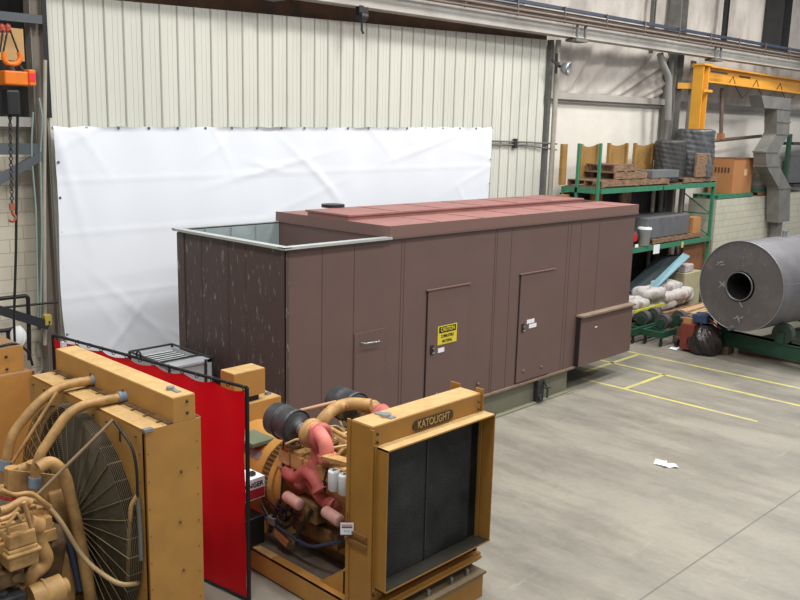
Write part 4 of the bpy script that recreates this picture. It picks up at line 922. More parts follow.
m = MB(); p = at(42,350,w=.19); m.box(tuple(p+V((-.07,-.05,-.1))),tuple(p+V((.07,.05,.1)))); m.tube([p+V((0,0,-.1)),p+V((0,-.02,-.3)),p+V((-.2,-.02,-.45))],.03,8,bend=.08); m.tube([p+V((0,0,.1)),p+V((0,0,.5))],.03,8); tag(m.build('junction_box', mat('grey_white_box',(180,180,172),.5)), 'pale junction box with conduit on the block wall', 'junction box')

# ================================================================== PALLET RACK
RY0, RY1 = 2.1, 3.05
def rk(u, v, y=RY0): return at(u, v, y=y)
XE = rk(712,210).x
RK = thing('pallet_rack', 'green steel pallet rack with two loaded levels beyond the brown enclosure', 'rack', (13.8,2.6,0))
Z1, Z2 = 2.05, 3.60
def frame(x, ztop, yl=(RY0, RY1)):
    m = MB()
    for y in yl: m.box((x-.04,y-.04,0),(x+.04,y+.04,ztop))
    z = .2
    while z < ztop-.7: m.bar((x,yl[0],z),(x,yl[1],z+.6),.03,.03).bar((x,yl[0],z),(x,yl[1],z),.03,.03); z += .62
    m.build('upright_frame', M_GREENR, RK)
XS = 10.8; ym_ = at(577,182,x=10.85).y
for y_, zt__ in ((RY0, 4.62), (ym_, 4.60), (RY1, 3.58)):
    MB().box((10.82,y_-.03,0),(10.88,y_+.03,zt__)).build('upright', M_GREENR, RK)
for z_ in (Z1, Z2-.02): MB().box((10.82,RY0+.04,z_-.12),(10.88,RY1-.04,z_)).build('end_beam', M_GREENR, RK)
frame(16.97, 3.62)
for u_ in (652.5, 673):
    xx_ = at(u_,200,y=RY1).x; MB().box((xx_-.07,RY1-.04,0),(xx_+.07,RY1+.0,3.45)).build('pale_upright', mat('greyed_timber',(176,166,150),.8,var=.15), RK)
for z in (Z1, Z2-.02):
    for (xa_, xb_) in ((10.87,13.9),(13.9,16.97)):
        for y in (RY0-.04, RY1+.04):
            MB().box((xa_+.04,y-.025,z-.12),(xb_-.04,y+.025,z)).build('shelf_beam', M_GREENR, RK)
    m = MB(); x = XS+.1
    while x < 16.8:
        m.box((x,RY0,z),(x+.12,RY1,z+.02)); x += .2
    m.build('deck_boards', M_WOOD, RK)
p = rk(654,248); MB().box((p.x-.16,RY0-.075,p.z-.14),(p.x+.16,RY0-.07,p.z+.1)).build('paper_notice', M_PAPER, RK)
p = rk(634,246); MB().box((p.x-.08,RY0-.075,p.z-.03),(p.x+.08,RY0-.07,p.z+.05)).build('beam_tag', M_PAPER, RK)
p = rk(680,243); MB().box((p.x-.06,RY0-.075,p.z-.12),(p.x+.06,RY0-.07,p.z+.04)).build('beam_tag', mat('yellow_tag',(206,190,110),.6), RK)

def pallet(x0, x1, y0, y1, z, label, mt=M_WOOD, group=None, nb=7, h=.13):
    T = thing('pallet', label, 'pallet', ((x0+x1)/2,(y0+y1)/2,z), group)
    m = MB()
    for k in range(nb):
        q = x0+(x1-x0)*(k/(nb)); m.box((q,y0,z+h-.022),(q+(x1-x0)/nb*.72,y1,z+h))
    m.build('top_boards', mt, T)
    m = MB()
    for y in (y0, (y0+y1)/2-.02, y1-.04): m.box((x0,y,z+.02),(x1,y+.04,z+h-.022))
    m.build('stringers', mt, T)
    m = MB()
    for q in (x0, (x0+x1)/2-.05, x1-.1): m.box((q,y0,z),(q+.1,y1,z+.02))
    m.build('bottom_boards', mt, T)
    return T
zz = Z2+.0
X = lambda u, v, y=RY0: at(u, v, y=y).x
pallet(10.95, X(668,176), 2.05, 3.0, zz, 'long low pallet lying on the upper rack deck under two stacked pallets', h=.16)
pallet(at(583,165,y=3.0).x, X(648,165), 2.1, 3.0, zz+.161, 'weathered pallet stacked on the long pallet of the upper rack deck', h=.18)
pallet(at(586,160,y=2.95).x, X(640,160), 2.15, 2.95, zz+.342, 'topmost weathered pallet of the stack on the upper rack deck', h=.18)
pallet(X(683,176), X(717,172), 2.05, 3.0, zz, 'pallet carrying the dark plastic wrapped drum bundle on the rack end')
# plywood crate ends standing at the back
def crate(u0, u1, v0, y, label):
    a, b = at(u0, v0, y=y), at(u1, v0, y=y); z0 = Z2+.02; zt = (a.z+b.z)/2
    T = thing('plywood_crate', label, 'crate', ((a.x+b.x)/2, y, z0))
    n = 10; pts = [(a.x,y,z0),(b.x,y,z0)]+[(b.x+(a.x-b.x)*k/n, y, zt-.07*math.sin(PI*k/n)) for k in range(n+1)]
    MB().poly(pts, (0,.02,0)).build('back_board', M_PLY, T)
    for q_ in (a.x, b.x-.07): MB().box((q_,y-.06,z0),(q_+.07,y-.001,zt)).build('side_board', M_PLY, T)
    MB().box((a.x+.07,y-.05,z0),(b.x-.07,y-.02,z0+(zt-z0)*.45)).build('front_board', M_PLY, T)
crate(580,598,144,3.02,'plywood crate between the two green uprights on the upper rack deck')
crate(608,627,143,3.02,'plywood crate standing behind the stacked pallets on the upper rack deck')
crate(634,653,143,3.02,'plywood crate with a tall post beside the dark wrapped bundle')
a = at(561,144,y=3.0); b = at(568,144,y=3.0)
tag(MB().box((a.x+.1,3.0,Z2+.02),(b.x,3.08,a.z)).build('timber_post', M_PLY), 'upright timber standing on the rack deck against the siding end', 'timber')
# uprights of stored boards on the middle level (dark bays)
for i,(u,mt,lab) in enumerate(((564,M_CARD,'brown board on the middle rack level nearest the siding'),(597,M_CARD,'brown board standing below the green uprights of the rack'),(626,M_WOOD,'weathered board on the middle rack level behind the brown roof'))):
    a = at(u-5,195,y=2.9); b = at(u+5,195,y=2.9)
    tag(MB().box((a.x,2.88,Z1+.02),(b.x,2.95,3.4)).build('stored_board', mt), lab, 'board')
# flat dark backing behind the rack bays
tag(MB().box((10.9,3.14,.02),(16.0,3.17,3.42)).build('rack_backing', mat('black_brown_backing',(46,42,40),.8,var=.15)), 'flat dark backing behind the rack bays', 'sheet')
# wrapped bundle
WB = thing('wrapped_bundle', 'dark plastic wrapped drum shaped bundle on the end of the upper rack deck', 'bundle', (X(700,170),2.55,Z2+.13))
c1 = at(698,172,y=2.55)
rb = (at(716,150,y=2.5).x-at(683,150,y=2.5).x)/2*.62
def wrap(cx, cy, z0, z1, r, seed, sq=1.0):
    rnd = random.Random(seed); ph = [rnd.uniform(0,6) for _ in range(6)]
    def fn(s, t):
        an = s*2*PI; tt = t; R = r*(1+.03*math.sin(7*an+ph[0]+t*6)+.02*math.sin(17*an+t*20+ph[1])+.012*math.sin(t*60+an*3))
        if t > .92: R *= max(0, (1-t)/.08)**.5
        return V((cx+math.cos(an)*R*sq, cy+math.sin(an)*R*.8, z0+(z1-z0)*min(1, t/.95)))
    return fn
zb0 = Z2+.135; zt1 = at(700,129,y=2.4).z; zt2 = at(672,140,y=2.4).z
MB().grid(wrap(X(697,150,2.45)-.05,2.5,zb0,zt1,.62,1,1.0), 64, 40).build('wrap', M_WRAP, WB)
MB().grid(wrap(X(675,150,2.45)+.0,2.58,Z2+.022,zt2,.45,2,1.2), 64, 40).build('wrap', mat('dull_dark_wrap',(66,66,66),.5,var=.15,bump=.4,bscale=10), WB)
a, b = at(696,166,y=2.04), at(712,153,y=2.04)
tag(MB().box((a.x,2.02,zb0),(b.x,2.1,b.z)).build('paper_sack', M_WOOD, bevel=.02), 'crumpled brown paper panel against the dark wrapped bundle', 'panel')
a = at(645,176,y=2.1); b = at(682,164,y=2.1)
tag(MB().box((a.x+.3,2.06,Z2+.165),(b.x-.2,2.5,Z2+.36)).build('flat_carton', mat('grey_wrapped_slab',(112,116,118),.4,var=.1), bevel=.01), 'flat grey wrapped slab beside the dark bundle on the upper rack deck', 'slab')
# middle level goods
pallet(X(652,236), X(700,232), 2.05, 2.95, Z1+.02, 'pallet under the charcoal block on the middle rack level')
a = at(643,238,y=2.1); b = at(696,216,y=2.1); zc = Z1+.155
o = MB(); o.box((X(648,225),2.12,zc),(X(690,225),2.95,at(660,217,y=2.12).z)); o.box((X(668,225),2.11,zc),(X(669,225),2.96,at(660,217,y=2.12).z+.01)); tag(o.build('charcoal_block', M_DARKBOX, bevel=.03), 'charcoal wrapped block on a pallet at the middle rack level', 'block')
a = at(690,231,y=2.1); b = at(700,217,y=2.1); tag(MB().box((a.x+.15,2.1,zc),(b.x+.1,2.5,b.z)).build('small_crate', mat('orange_brown_crate',(182,130,82),.7,var=.1)), 'small orange brown crate beside the charcoal block', 'crate')
c = at(650,231,y=1.98)
BK = thing('plastic_bucket', 'white plastic bucket at the edge of the middle rack level', 'bucket', (c.x,2.14,Z1+.02))
MB().lathe((c.x+.02,2.14,Z1+.02),(0,0,1),[(0,0),(0,.14),(.40,.165),(.40,.18),(.44,.18),(.44,.17),(.46,.165)],28).build('pail', M_WHITE, BK)
MB().cyl((c.x+.02,2.14,Z1+.46),(c.x+.02,2.14,Z1+.48),.17,n=28).build('lid', M_WHITE, BK)
c = at(636,232,y=2.1)
GR = thing('bench_grinder', 'small red and dark grey motor beside the white bucket', 'motor', (c.x,2.3,Z1+.02))
MB().box((c.x-.25,2.12,Z1+.02),(c.x+.25,2.5,Z1+.08)).build('base', M_DKMET, GR)
MB().cyl((c.x-.1,2.3,Z1+.25),(c.x+.3,2.3,Z1+.25),.15,n=22).box((c.x+.0,2.2,Z1+.06),(c.x+.15,2.4,Z1+.2)).build('motor_body', M_DKMET, GR)
MB().cyl((c.x+.02,2.11,Z1+.25),(c.x+.02,2.18,Z1+.25),.1,n=20).build('red_face', mat('vivid_red',(190,40,48),.5), GR)

# goods on the floor below the rack
PB = pallet(X(628,315,1.75), X(690,300,1.75), 1.5, 2.6, .0, 'lower pallet on the floor under the white sacks', h=.2)
pallet(X(628,315,1.75), X(690,300,1.75), 1.5, 2.6, .201, 'upper pallet directly under the white sacks', h=.2)
def sack(c, w, d, h, seed, lab, rz=0):
    rnd = random.Random(seed); ph = [rnd.uniform(0,6) for _ in range(4)]
    R_m = Matrix.Rotation(rz, 3, 'Z')
    def fn(s, t):
        an = s*2*PI; e = .5; c_, s_ = math.cos(an), math.sin(an)
        ca_, sa_ = math.cos(PI*(t-.5)), math.sin(PI*(t-.5))
        f = lambda q, p_: math.copysign(abs(q)**p_, q)
        x = f(c_, .55)*f(ca_, .45)*w/2; y = f(s_, .55)*f(ca_, .45)*d/2; z = f(sa_, .8)*h/2
        k = 1+.07*math.sin(5*an+ph[0]+3*t)+.05*math.sin(9*an+ph[1]+7*t)
        return V(c)+R_m@V((x*k, y*k, h/2+z*(1+.12*math.sin(3*an+ph[2]))))
    tag(MB().grid(fn, 28, 14).build('sack', M_BAG), lab, 'sack', 'white sacks on the pallet below the rack')
xs0 = X(632,300,1.7)
k = 0
for (u, lay) in ((634,0),(647,0),(661,0),(674,0),(635,1),(650,1),(664,1),(685,0),(648,2),(670,2),(676,1)):
    x_ = X(u,300,1.75); sack((x_+.05,1.85+.1*math.sin(k*3),.40+lay*.19), .95,.62,.30, k, 'bulging white sack in the heap on the pallet below the rack', .1*math.sin(k*2)); k += 1
# teal sheet and slate canvas leaning over sacks
a, b, c, d = at(655,290,y=1.55), at(690,257,y=1.95), at(683,254,y=2.1), at(650,286,y=1.8)
m = MB(); m.add([a,b,c,d], [(0,1,2,3)]); n_ = (b-a).cross(d-a).normalized()
m.add([p+n_*.03 for p in (a,b,c,d)], [(0,1,2,3)]); m.add([a,b,b+n_*.03,a+n_*.03],[(0,1,2,3)]); m.add([a+(d-a)*.45+n_*.05,b+(c-b)*.45+n_*.05,b+(c-b)*.55+n_*.05,a+(d-a)*.55+n_*.05],[(0,1,2,3)])
tag(m.build('folded_sheet', M_TEAL), 'pale teal folded metal sheet leaning over the white sacks', 'sheet')
m = MB(); pts = [at(634,292,y=2.2),at(655,272,y=2.25),at(668,258,y=2.25),at(684,255,y=2.25),at(690,258,y=2.25),at(672,275,y=2.15),at(655,294,y=2.1)]
m.poly(pts, (0,.35,-.02)); tag(m.build('slate_canvas', M_CANVAS), 'dark slate canvas cover leaning behind the teal sheet', 'cover')
a, b = at(682,291,y=2.0), at(700,270,y=2.0)
CR = thing('buff_crate', 'buff coloured crate behind the lumber below the rack', 'crate', ((a.x+b.x)/2,2.3,0))
MB().box((a.x,1.95,.16),(b.x,2.6,b.z)).build('body', M_BUFF, CR, bevel=.02); MB().box((a.x+.1,1.93,.0),(b.x-.1,2.6,.16)).build('runners', M_WOOD, CR)
tag(MB().box((a.x+.1,2.0,b.z+.0),(a.x+.6,2.4,b.z+.22)).build('paper_bundle', M_BAG, bevel=.03), 'pale wrapped bundle on top of the buff crate', 'bundle')
# reddish plywood behind
a, b = at(683,255,y=2.2), at(711,245,y=2.2)
tag(MB().box((a.x,2.2,.02),(b.x,2.24,Z1-.14)).build('plywood_sheet', mat('red_brown_plywood',(138,92,64),.7,var=.1)), 'red brown plywood sheet standing behind the buff crate', 'plywood')
# lumber
rnd = random.Random(3)
for k in range(18):
    y = 1.42-.12*(k%6)+rnd.uniform(-.02,.02); lay = k//6; x0 = 13.2+rnd.uniform(-.3,.4)+lay*.15; z = .15*lay+.001; sk_ = rnd.uniform(-.3,.3)
    o = MB().bar((x0,y,z+.065),(x0+2.6,y+sk_*.3,z+.065),.11,.13)
    tag(o.build('lumber', M_WOODN if k%3 else M_WOOD), 'length of sawn lumber in the pile below the rack', 'lumber', 'lumber pile below the rack')
o = MB().bar(at(634,312,y=1.45), at(664,304,y=1.45), .04, .06); tag(o.build('yellow_angle', mat('safety_yellow',(206,204,60),.5)), 'yellow steel angle lying before the white sacks', 'angle')

# green roller dollies
def dolly(x0, x1, y0, y1, z, label, rollers):
    T = thing('roller_dolly', label, 'dolly', ((x0+x1)/2,(y0+y1)/2,0), 'green roller dollies')
    m = MB()
    m.box((x0,y0,z-.15),(x1,y0+.07,z)).box((x0,y1-.07,z-.15),(x1,y1,z)).box((x0,y0+.07,z-.15),(x0+.07,y1-.07,z)).box((x1-.07,y0+.07,z-.15),(x1,y1-.07,z)); m.box((x0+.4,y0+.07,z-.12),(x0+.47,y1-.07,z-.02)); m.build('frame', M_GREEND, T)
    for (x, y) in rollers:
        r = MB(); r.cyl((x-.09,y,z+.14),(x+.09,y,z+.14),.17,n=28); r.cyl((x-.12,y,z+.14),(x+.12,y,z+.14),.1,n=20); q = r.build('roller', mat('grey_black_tyre',(78,78,82),.6,var=.15), T)
        MB().box((x-.16,y-.06,z),(x-.11,y+.06,z+.2)).box((x+.11,y-.06,z),(x+.16,y+.06,z+.2)).build('bearing', M_GREEND, q)
    for (x, y) in ((x0+.1,y0+.06),(x0+.1,y1-.06),(x1-.1,y0+.06),(x1-.1,y1-.06)):
        MB().cyl((x,y-.02,.06),(x,y+.02,.06),.06,n=16).box((x-.012,y-.03,.06),(x+.012,y+.03,z-.15)).build('caster', M_DKMET, T)
def rz_(u, v): p_ = at(u, v, z=.5); return (p_.x, p_.y)
dolly(11.42,13.3,.50,1.02,.36,'green wheeled roller frame with two grey tyres nearest the wrapped machine',[(12.0,.78),(12.75,.74)])
dolly(11.2,12.9,1.10,1.50,.36,'green roller frame with dark tyres close behind the brown enclosure corner',[(12.0,1.3),(12.55,1.32)])

# plastic wrapped red machine
RM = thing('wrapped_machine', 'red portable machine half covered in black plastic on the floor before the tank', 'machine', (12.0,-.3,0))
a = at(686,350,z=0.02); 
MB().box((11.50,-.22,.05),(11.85,.10,.66)).build('red_body', mat('dull_red_machine',(124,58,48),.5,var=.15), RM, bevel=.02)
MB().box((11.52,-.14,.66),(11.62,.06,.78)).build('tan_top', mat('tan_bracket',(168,122,80)), RM)
def plast(s, t):
    an = s*2*PI; r_ = .37*(1+.08*math.sin(5*an+8*t)+.05*math.sin(13*an+11*t))*(math.sin(PI*min(.97,.22+t*.76))**.45)
    return V((11.72+math.cos(an)*r_, -.42+math.sin(an)*r_, .03+.64*t))
MB().grid(plast, 60, 26).build('plastic_cover', mat('black_plastic_film',(50,44,44),.25,var=.2,bump=.5,bscale=14), RM)
MB().box((11.6,-.45,.70),(12.0,-.1,.88)).build('blue_lid', mat('navy_blue_lid',(54,72,104),.5), RM, bevel=.02)
MB().tube([(11.6,.0,.72),(11.7,-.35,.9),(11.8,-.7,.6)],.018,8,bend=.2).build('strap', mat('red_strap',(150,70,60),.5), RM)
m = MB(); m.cyl((11.75,.24,.1),(11.75,.3,.1),.1,n=18); m.build('wheel', M_BLACK, RM)
MB().cyl((11.8,.0,.12),(12.2,.26,.12),.05,n=12).build('axle', M_WOOD, RM)
for k,(u,v,mt,lab) in enumerate(((694,305,M_DARKBOX,'grey pump casting on the floor behind the wrapped machine'),(703,310,M_DKMET,'dark steel fitting beside the tank behind the wrapped machine'),(687,309,mat('rusty_drum',(120,88,76),.6),'rusty round casting in the clutter behind the roller dolly'))):
    p = at(u,v,y=.35); m = MB().cyl((p.x-.15,.35,.25),(p.x+.2,.3,.25),.2,n=20).box((p.x-.2,.15,.0),(p.x+.2,.55,.18)).cyl((p.x,.35,.3),(p.x,.35,.58),.09,n=16).cyl((p.x,.35,.58),(p.x,.35,.62),.14,n=16); tag(m.build('machine_casting', mt, bevel=.01), lab, 'casting')
tag(MB().box((11.05,.26,.002),(11.35,.40,.006)).build('paper_scrap', M_PAPER), 'small white paper scrap on the floor by the roller dolly', 'paper') if 0 else None

# ================================================================== STEEL TANK
TX0, TY, TZ, TR_ = 11.35, -1.225, 1.70, .975
TK = thing('steel_tank', 'large raw steel cylindrical tank lying on green supports with a round opening in its head', 'tank', (TX0,TY,.78))
ROT = -.13
m = MB(); m.lathe((TX0,TY,TZ),(1,0,0),[(.0,TR_-.012),(.0,TR_),(.03,TR_+.004),(7,TR_+.004),(7.25,.7),(7.3,0)],96); m.build('shell', M_TANK, TK)
m = MB(); m.lathe((TX0,TY+.0,TZ),(1,0,0),[(.012,TR_-.01),(.006,.5),(.006,.33),(.05,.33)],96,False); m.build('head_plate', M_TANKE, TK)
co_ = MB().lathe((TX0,TY+.02,TZ),(1,0,0),[(.0,.315),(-.025,.315),(-.03,.31),(-.03,.295),(-.025,.29),(.9,.29),(.9,0)],56).build('nozzle_collar', mat('bright_ground_steel',(120,122,126),.35,.5,var=.1), TK)
MB().lathe((TX0,TY+.02,TZ),(1,0,0),[(-.0,.2895),(.895,.2895),(.895,0)],56).build('bore_lining', M_BORE, co_)
MB().torus((TX0+.0,TY,TZ),(1,0,0),TR_-.004,.009,96,6).build('weld_bead', mat('bright_weld',(150,154,160),.35,.5), TK)
m = MB(); an = math.radians(-18)
m.bar((TX0+.03,TY-math.cos(an)*(TR_+.004),TZ-.10),(TX0+6.9,TY-math.cos(an)*(TR_+.004)-.00,TZ-.10),.01,.012) if 0 else m.bar((TX0+.05,TY-TR_*.985,TZ+.16),(TX0+6.9,TY-TR_*.985,TZ+.16),.02,.012); m.build('seam_weld', mat('bright_weld',(150,154,160)), TK)
m = MB(); m.cyl((TX0+.05,TY,TZ+.62),(TX0-.002,TY,TZ+.62),.006,n=6); 
for k in range(9): m.ball((TX0-.0,TY-.01,TZ+.4+k*.05),.01,6)
m.build('seam_tick', mat('bright_weld',(150,154,160)), TK)
p = at(731,328,x=TX0-.05); MB().cyl((TX0+.02,p.y,p.z),(TX0-.12,p.y,p.z),.05,n=18).build('drain_nozzle', mat('bright_ground_steel',(120,122,126)), TK)
p = at(785,238,x=13.2); m = MB(); m.cyl((13.0,TY,TZ+TR_-.02),(13.0,TY,TZ+TR_+.14),.05,n=18).cyl((13.0,TY,TZ+TR_+.12),(13.0,TY,TZ+TR_+.15),.08,n=18); m.build('top_nozzle', M_SILV, TK)
# support
chk = mat('chalk_mark',(150,150,148),.8)
for cy0_, cz0_, segs in ((.50,.42,((-.09,.02,.06,.05),(-.02,-.03,.09,.0),(-.1,-.04,.0,.06))),(.42,-.02,((-.06,-.07,.05,.07),(-.07,.05,.07,-.05),(-.02,.0,.1,.02))),(-.02,-.72,((-.1,.0,.02,.07),(-.03,.08,.05,-.05),(.03,.02,.12,.08))),(-.05,-.38,((-.03,.05,.05,-.06),))):
    m = MB()
    for a_, b__, c_, d__ in segs: m.bar((TX0-.001,TY+cy0_-a_,TZ+cz0_+b__),(TX0-.001,TY+cy0_-c_,TZ+cz0_+d__),.006,.018)
    m.build('chalk_mark', chk, TK)
TK.rotation_euler.z = ROT
SP = thing('tank_stand', 'dark green steel stand with turning wheels carrying the big tank', 'stand', (TX0,TY,0)); SP.rotation_euler.z = ROT
bx = 12.15
MB().box((bx-.1,-3.2,.20),(bx+.1,.1,.50)).box((bx-.14,-3.2,.48),(bx+.14,.1,.5)).box((bx-.14,-3.2,.18),(bx+.14,.1,.20)).build('cross_beam', M_GREEND, SP)
MB().box((17.0,-3.2,.0),(17.2,.35,.5)).box((bx,-1.4,.3),(17.1,-1.2,.45)).build('rear_beam', M_GREEND, SP)
for i, yy in enumerate((TY-.66, TY+.66)):
    for x_ in (bx, 17.1):
        dz = math.sqrt((TR_+.004+.23)**2-.66**2); zc = TZ-dz
        w_ = MB().cyl((x_-.08,yy,zc),(x_+.08,yy,zc),.23,n=36).cyl((x_-.1,yy,zc),(x_+.1,yy,zc),.07,n=18).build('turning_wheel', mat('green_grey_wheel',(58,70,62),.5,var=.15), SP)
        MB().box((x_-.16,yy-.08,.5),(x_-.11,yy+.08,zc+.04)).box((x_+.11,yy-.08,.5),(x_+.16,yy+.08,zc+.04)).build('wheel_bracket', M_GREEND, w_)
p = at(738,348,z=.1)
tag(MB().box((bx-.2,-.85,.0),(bx+.15,-.45,.178)).build('wood_block', mat('dark_wood_block',(112,92,72),.8,var=.2)), 'dark timber block under the green tank stand nearest the wrapped machine', 'block')
tag(MB().box((bx-.15,-3.1,.0),(bx+.15,-2.75,.178)).build('wood_block', mat('dark_wood_block',(112,92,72))), 'dark timber block under the green tank stand, at the picture edge', 'block')
tag(MB().box((bx+.25,-3.2,.001),(bx+.45,-.9,.14)).build('timber_skid', mat('reddish_timber',(128,98,82),.8,var=.15)), 'reddish timber lying on the floor under the tank', 'timber')

# ================================================================== BLOCK ENCLOSURE, CARTON, DUCT
bt_ = at(717,200,y=2.2); 
struct(MB().box((bt_.x,2.2,0),(25.0,3.05,bt_.z)).build('wall_enclosure', M_CINDER2), 'low block enclosure behind the tank')
zt_ = bt_.z
pallet(at(713,196,y=2.25).x+.3, at(752,196,y=2.25).x, 2.22, 3.0, zt_, 'green pallet under the big brown carton', M_GREENR)
a, b = at(731,190,y=2.3), at(750,190,y=2.3); ct = at(731,159,y=2.3).z
CB = thing('cardboard_carton', 'big brown cardboard carton on the block enclosure beside the rack', 'carton', ((a.x+b.x)/2,2.65,zt_+.13))
MB().box((a.x,2.28,zt_+.131),(b.x,3.02,ct)).build('box', M_CARD, CB)
MB().box((a.x-.005,2.26,ct-.0),(b.x+.02,3.04,ct+.02)).build('lid_edge', mat('dark_card_edge',(120,82,54),.8), CB)
m = MB()
for k in range(5): m.box((a.x-.004,2.4+k*.1,ct-.42),(a.x,2.46+k*.1,ct-.26))
m.build('printed_marks', mat('brown_ink',(96,64,44),.8), CB)
MB().box(((a.x+b.x)/2+.1,2.276,ct-.5),((a.x+b.x)/2+.3,2.28,ct-.3)).build('label', mat('pale_label',(222,196,150),.7), CB)
a, b = at(751,190,y=2.5), at(762,190,y=2.5); r_ = (b.x-a.x)/2*.8
tag(MB().lathe(((a.x+b.x)/2+.15,2.62,zt_),(0,0,1),[(0,0),(0,r_),(.3,r_),(.31,r_+.01),(.33,r_),(.8,r_),(.81,r_+.01),(at(756,158,y=2.5).z-zt_,r_),(at(756,158,y=2.5).z-zt_,0)],28).build('fibre_drum', mat('pale_grey_drum',(176,172,164),.6,var=.08)), 'pale grey drum beside the brown carton', 'drum')
pallet(at(752,193,y=2.25).x+.45, at(773,193,y=2.25).x, 2.22, 2.9, zt_, 'low pallet with green sheets beside the pale grey drum', M_WOOD)
tag(MB().box((at(752,193,y=2.25).x+.5,2.25,zt_+.131),(at(771,193,y=2.25).x,2.85,zt_+.2)).build('green_sheets', M_GREENR), 'thin stack of green sheets on the low pallet beside the drum', 'sheets')
# duct
DU = thing('air_duct', 'zigzag grey sheet metal duct running down beside the brown carton', 'duct', at(784,222,y=1.9))
gd = mat('dull_galvanised_duct',(130,130,124),.5,.15,col2=(106,106,102),scale=2)
D = lambda u, v: at(u, v, y=1.75)
def rect(u0, v0, u1, v1, w0, w1, nm):
    a, b = D(u0, v0), D(u1, v1); d = .38
    vs = [(a.x-w0,a.y,a.z),(a.x+w0,a.y,a.z),(a.x+w0,a.y+d,a.z),(a.x-w0,a.y+d,a.z),(b.x-w1,b.y,b.z),(b.x+w1,b.y,b.z),(b.x+w1,b.y+d,b.z),(b.x-w1,b.y+d,b.z)]
    MB().add(vs, [(0,1,2,3),(7,6,5,4),(0,4,5,1),(1,5,6,2),(2,6,7,3),(3,7,4,0)]).build(nm, gd, DU)
rect(777,97,777,109,1.15,.95,'hood'); rect(784,109,783,134,.52,.50,'duct_section'); rect(783,134,772,152,.50,.48,'duct_section'); rect(772,152,773,166,.48,.5,'duct_section'); rect(773,166,785,188,.5,.48,'duct_section'); rect(785,188,784,222,.48,.46,'duct_section')
for (u,v,w) in ((784,109,.54),(783,134,.53),(772,152,.51),(773,166,.52),(785,188,.51),(784,122,.53)):
    a = D(u,v); MB().box((a.x-w,a.y-.02,a.z-.02),(a.x+w,a.y+.40,a.z+.02)).build('flange', gd, DU)
a = D(784,222); MB().box((a.x-.15,a.y+.1,0),(a.x+.15,a.y+.35,a.z)).build('leg', gd, DU)
# yellow jib crane
JC = thing('yellow_jib_crane', 'yellow steel post and long boom under the crane runway', 'crane', (16.6,2.5,0))
jp, jq = at(702,64,y=2.55), at(800,79,y=2.55)
MB().box((jp.x-.18,2.4,4.1),(jp.x-.14,2.7,jp.z)).box((jp.x+.14,2.4,4.1),(jp.x+.18,2.7,jp.z)).box((jp.x-.14,2.53,4.1),(jp.x+.14,2.57,jp.z)).box((jp.x-.18,2.4,4.06),(jp.x+.18,2.7,4.1)).bar((jp.x,2.7,4.6),(16.3,3.1,4.6),.12,.16).bar((jp.x,2.7,6.2),(16.3,3.1,6.2),.12,.16).box((jp.x-.22,2.36,jp.z-.05),(jp.x+.3,2.74,jp.z)).build('post', M_CRANE, JC)
zc = jp.z-.22; m = MB(); m.box((jp.x+.18,2.38,zc+.15),(29,2.68,zc+.19)).box((jp.x+.18,2.38,zc-.26),(29,2.68,zc-.22)).box((jp.x+.18,2.51,zc-.24),(29,2.55,zc+.17)); m.build('boom', M_CRANE, JC)
MB().box((jp.x-.16,2.34,jp.z-.75),(jp.x+.35,2.4,jp.z-.68)).build('clamp_plate', M_CRANE, JC)
m = MB()
for u in (733,757,781):
    a = at(u,72,y=2.4); m.tube([(a.x-.3,2.4,zc-.3),(a.x,2.38,zc-.02),(a.x+.3,2.4,zc-.3)],.012,5)
    m.tube([(a.x+.2,2.4,zc-.25),(a.x+.8,2.4,zc-.6),(a.x+1.4,2.4,zc-.3)],.012,5)
m.build('festoon_cable', M_BLACK, JC)
a = at(744,73,y=2.5); MB().box((a.x-.3,2.505,zc-.0),(a.x+.5,2.509,zc+.06)).build('boom_marking', mat('brown_ink',(96,64,44)), JC)
a = at(713,70,y=2.4); MB().bar((jp.x+.2,2.35,zc+.03),(jp.x+1.2,2.35,zc+.03),.04,.05).build('stop_arm', M_DKMET, JC)
# thin pipes around the duct
tag(MB().tube([at(722,88,y=2.7),at(721,137,y=2.7)],.06,8).tube([at(712,141,y=2.7),at(762,136,y=2.7)],.05,8).build('process_pipe', M_CONDUIT), 'brown grey pipe running above the brown carton', 'pipe')
m = MB(); a = at(721,136,y=2.68); m.box(tuple(a+V((-.1,-.09,-.1))),tuple(a+V((.06,.09,.08)))); tag(m.build('pipe_valve', mat('orange_valve',(170,118,74),.5)), 'small orange valve on the pipe above the carton', 'valve')
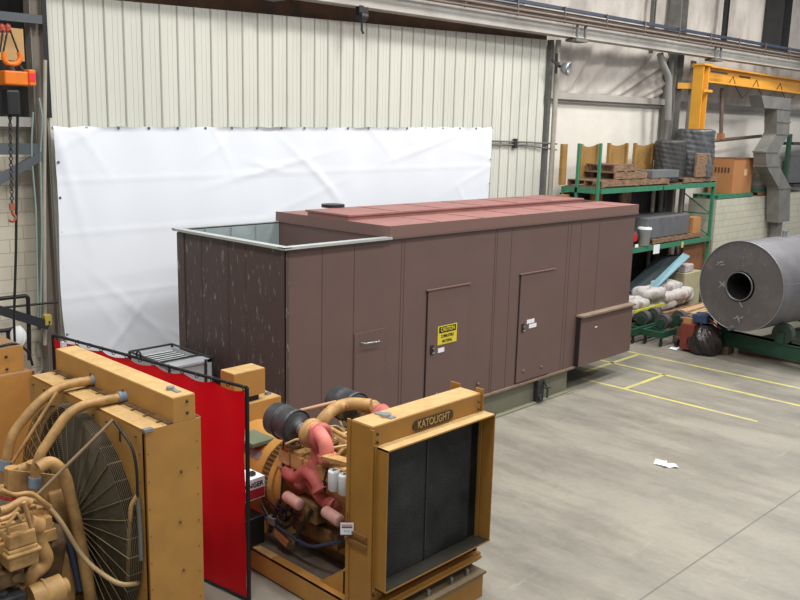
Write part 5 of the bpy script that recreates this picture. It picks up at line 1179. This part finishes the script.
# far rack at picture edge
FR = thing('storage_rack', 'dark green rack post with shelves at the far end behind the tank', 'rack', at(792,220,y=1.0))
a = at(790,134,y=2.4); b = at(790,240,y=2.4)
MB().box((a.x-.1,2.35,0),(a.x+.1,2.45,a.z)).build('post', M_GREEND, FR)
for v in (142,184,205): p = at(792,v,y=2.4); MB().box((p.x-.1,2.3,p.z-.1),(p.x+6,2.7,p.z)).build('shelf', M_DKMET, FR)
p = at(796,182,y=2.4); tag(MB().box((p.x-.3,2.38,p.z-.02),(p.x+2,2.68,p.z+.9)).build('equipment_box', M_DARKBOX), 'dark grey box on the far green rack', 'box')

# papers on the floor
pa = at(660,463,z=.004); pb = at(670,466,z=.004)
def crump(c, w, d, rz, seed):
    rnd = random.Random(seed); R_m = Matrix.Rotation(rz,3,'Z'); t = [[rnd.uniform(0,.02) for _ in range(7)] for _ in range(7)]
    return MB().grid(lambda s,q: V(c)+R_m@V(((s-.5)*w*(1-.3*q),(q-.5)*d,.003+t[int(q*6)][int(s*6)])), 6, 6, False)
tag(crump(pa,.26,.16,.3,1).build('crumpled_paper', M_PAPER, fix=False), 'crumpled white paper on the open floor, the half nearest the enclosure', 'paper')
tag(crump(pb,.24,.15,-.9,2).build('crumpled_paper', M_PAPER, fix=False), 'smaller folded white paper touching the crumpled one on the open floor', 'paper')
pc = at(674,348.5,z=.004); tag(crump(pc,.35,.18,.2,4).build('paper_scrap', M_PAPER, fix=False), 'white paper scrap on the floor between the roller dolly and the wrapped machine', 'paper')

# ================================================================== LIGHT
w = bpy.data.worlds.new('world'); SC.world = w; w.use_nodes = True
w.node_tree.nodes['Background'].inputs[0].default_value = (.93,.96,1,1); w.node_tree.nodes['Background'].inputs[1].default_value = WORLD if 'WORLD' in globals() else .46
def bay(x, y, z, pw, size=1.3, col=(1,.965,.92)):
    l = bpy.data.lights.new('high_bay_light', 'AREA'); l.energy = pw; l.size = size; l.color = col; l.shape = 'DISK'
    o = bpy.data.objects.new('high_bay_light', l); COL.objects.link(o); o.location = (x,y,z)
for x in (-5, 0, 5, 10, 15, 20):
    for y, pw in ((-9, 150), (-4.5, 330), (-.6, 330)):
        bay(x, y, 10.2, pw)
vs = SC.view_settings; vs.view_transform = 'Standard'; vs.look = 'None'; vs.gamma = 1; vs.use_curve_mapping = False; vs.exposure = -.3
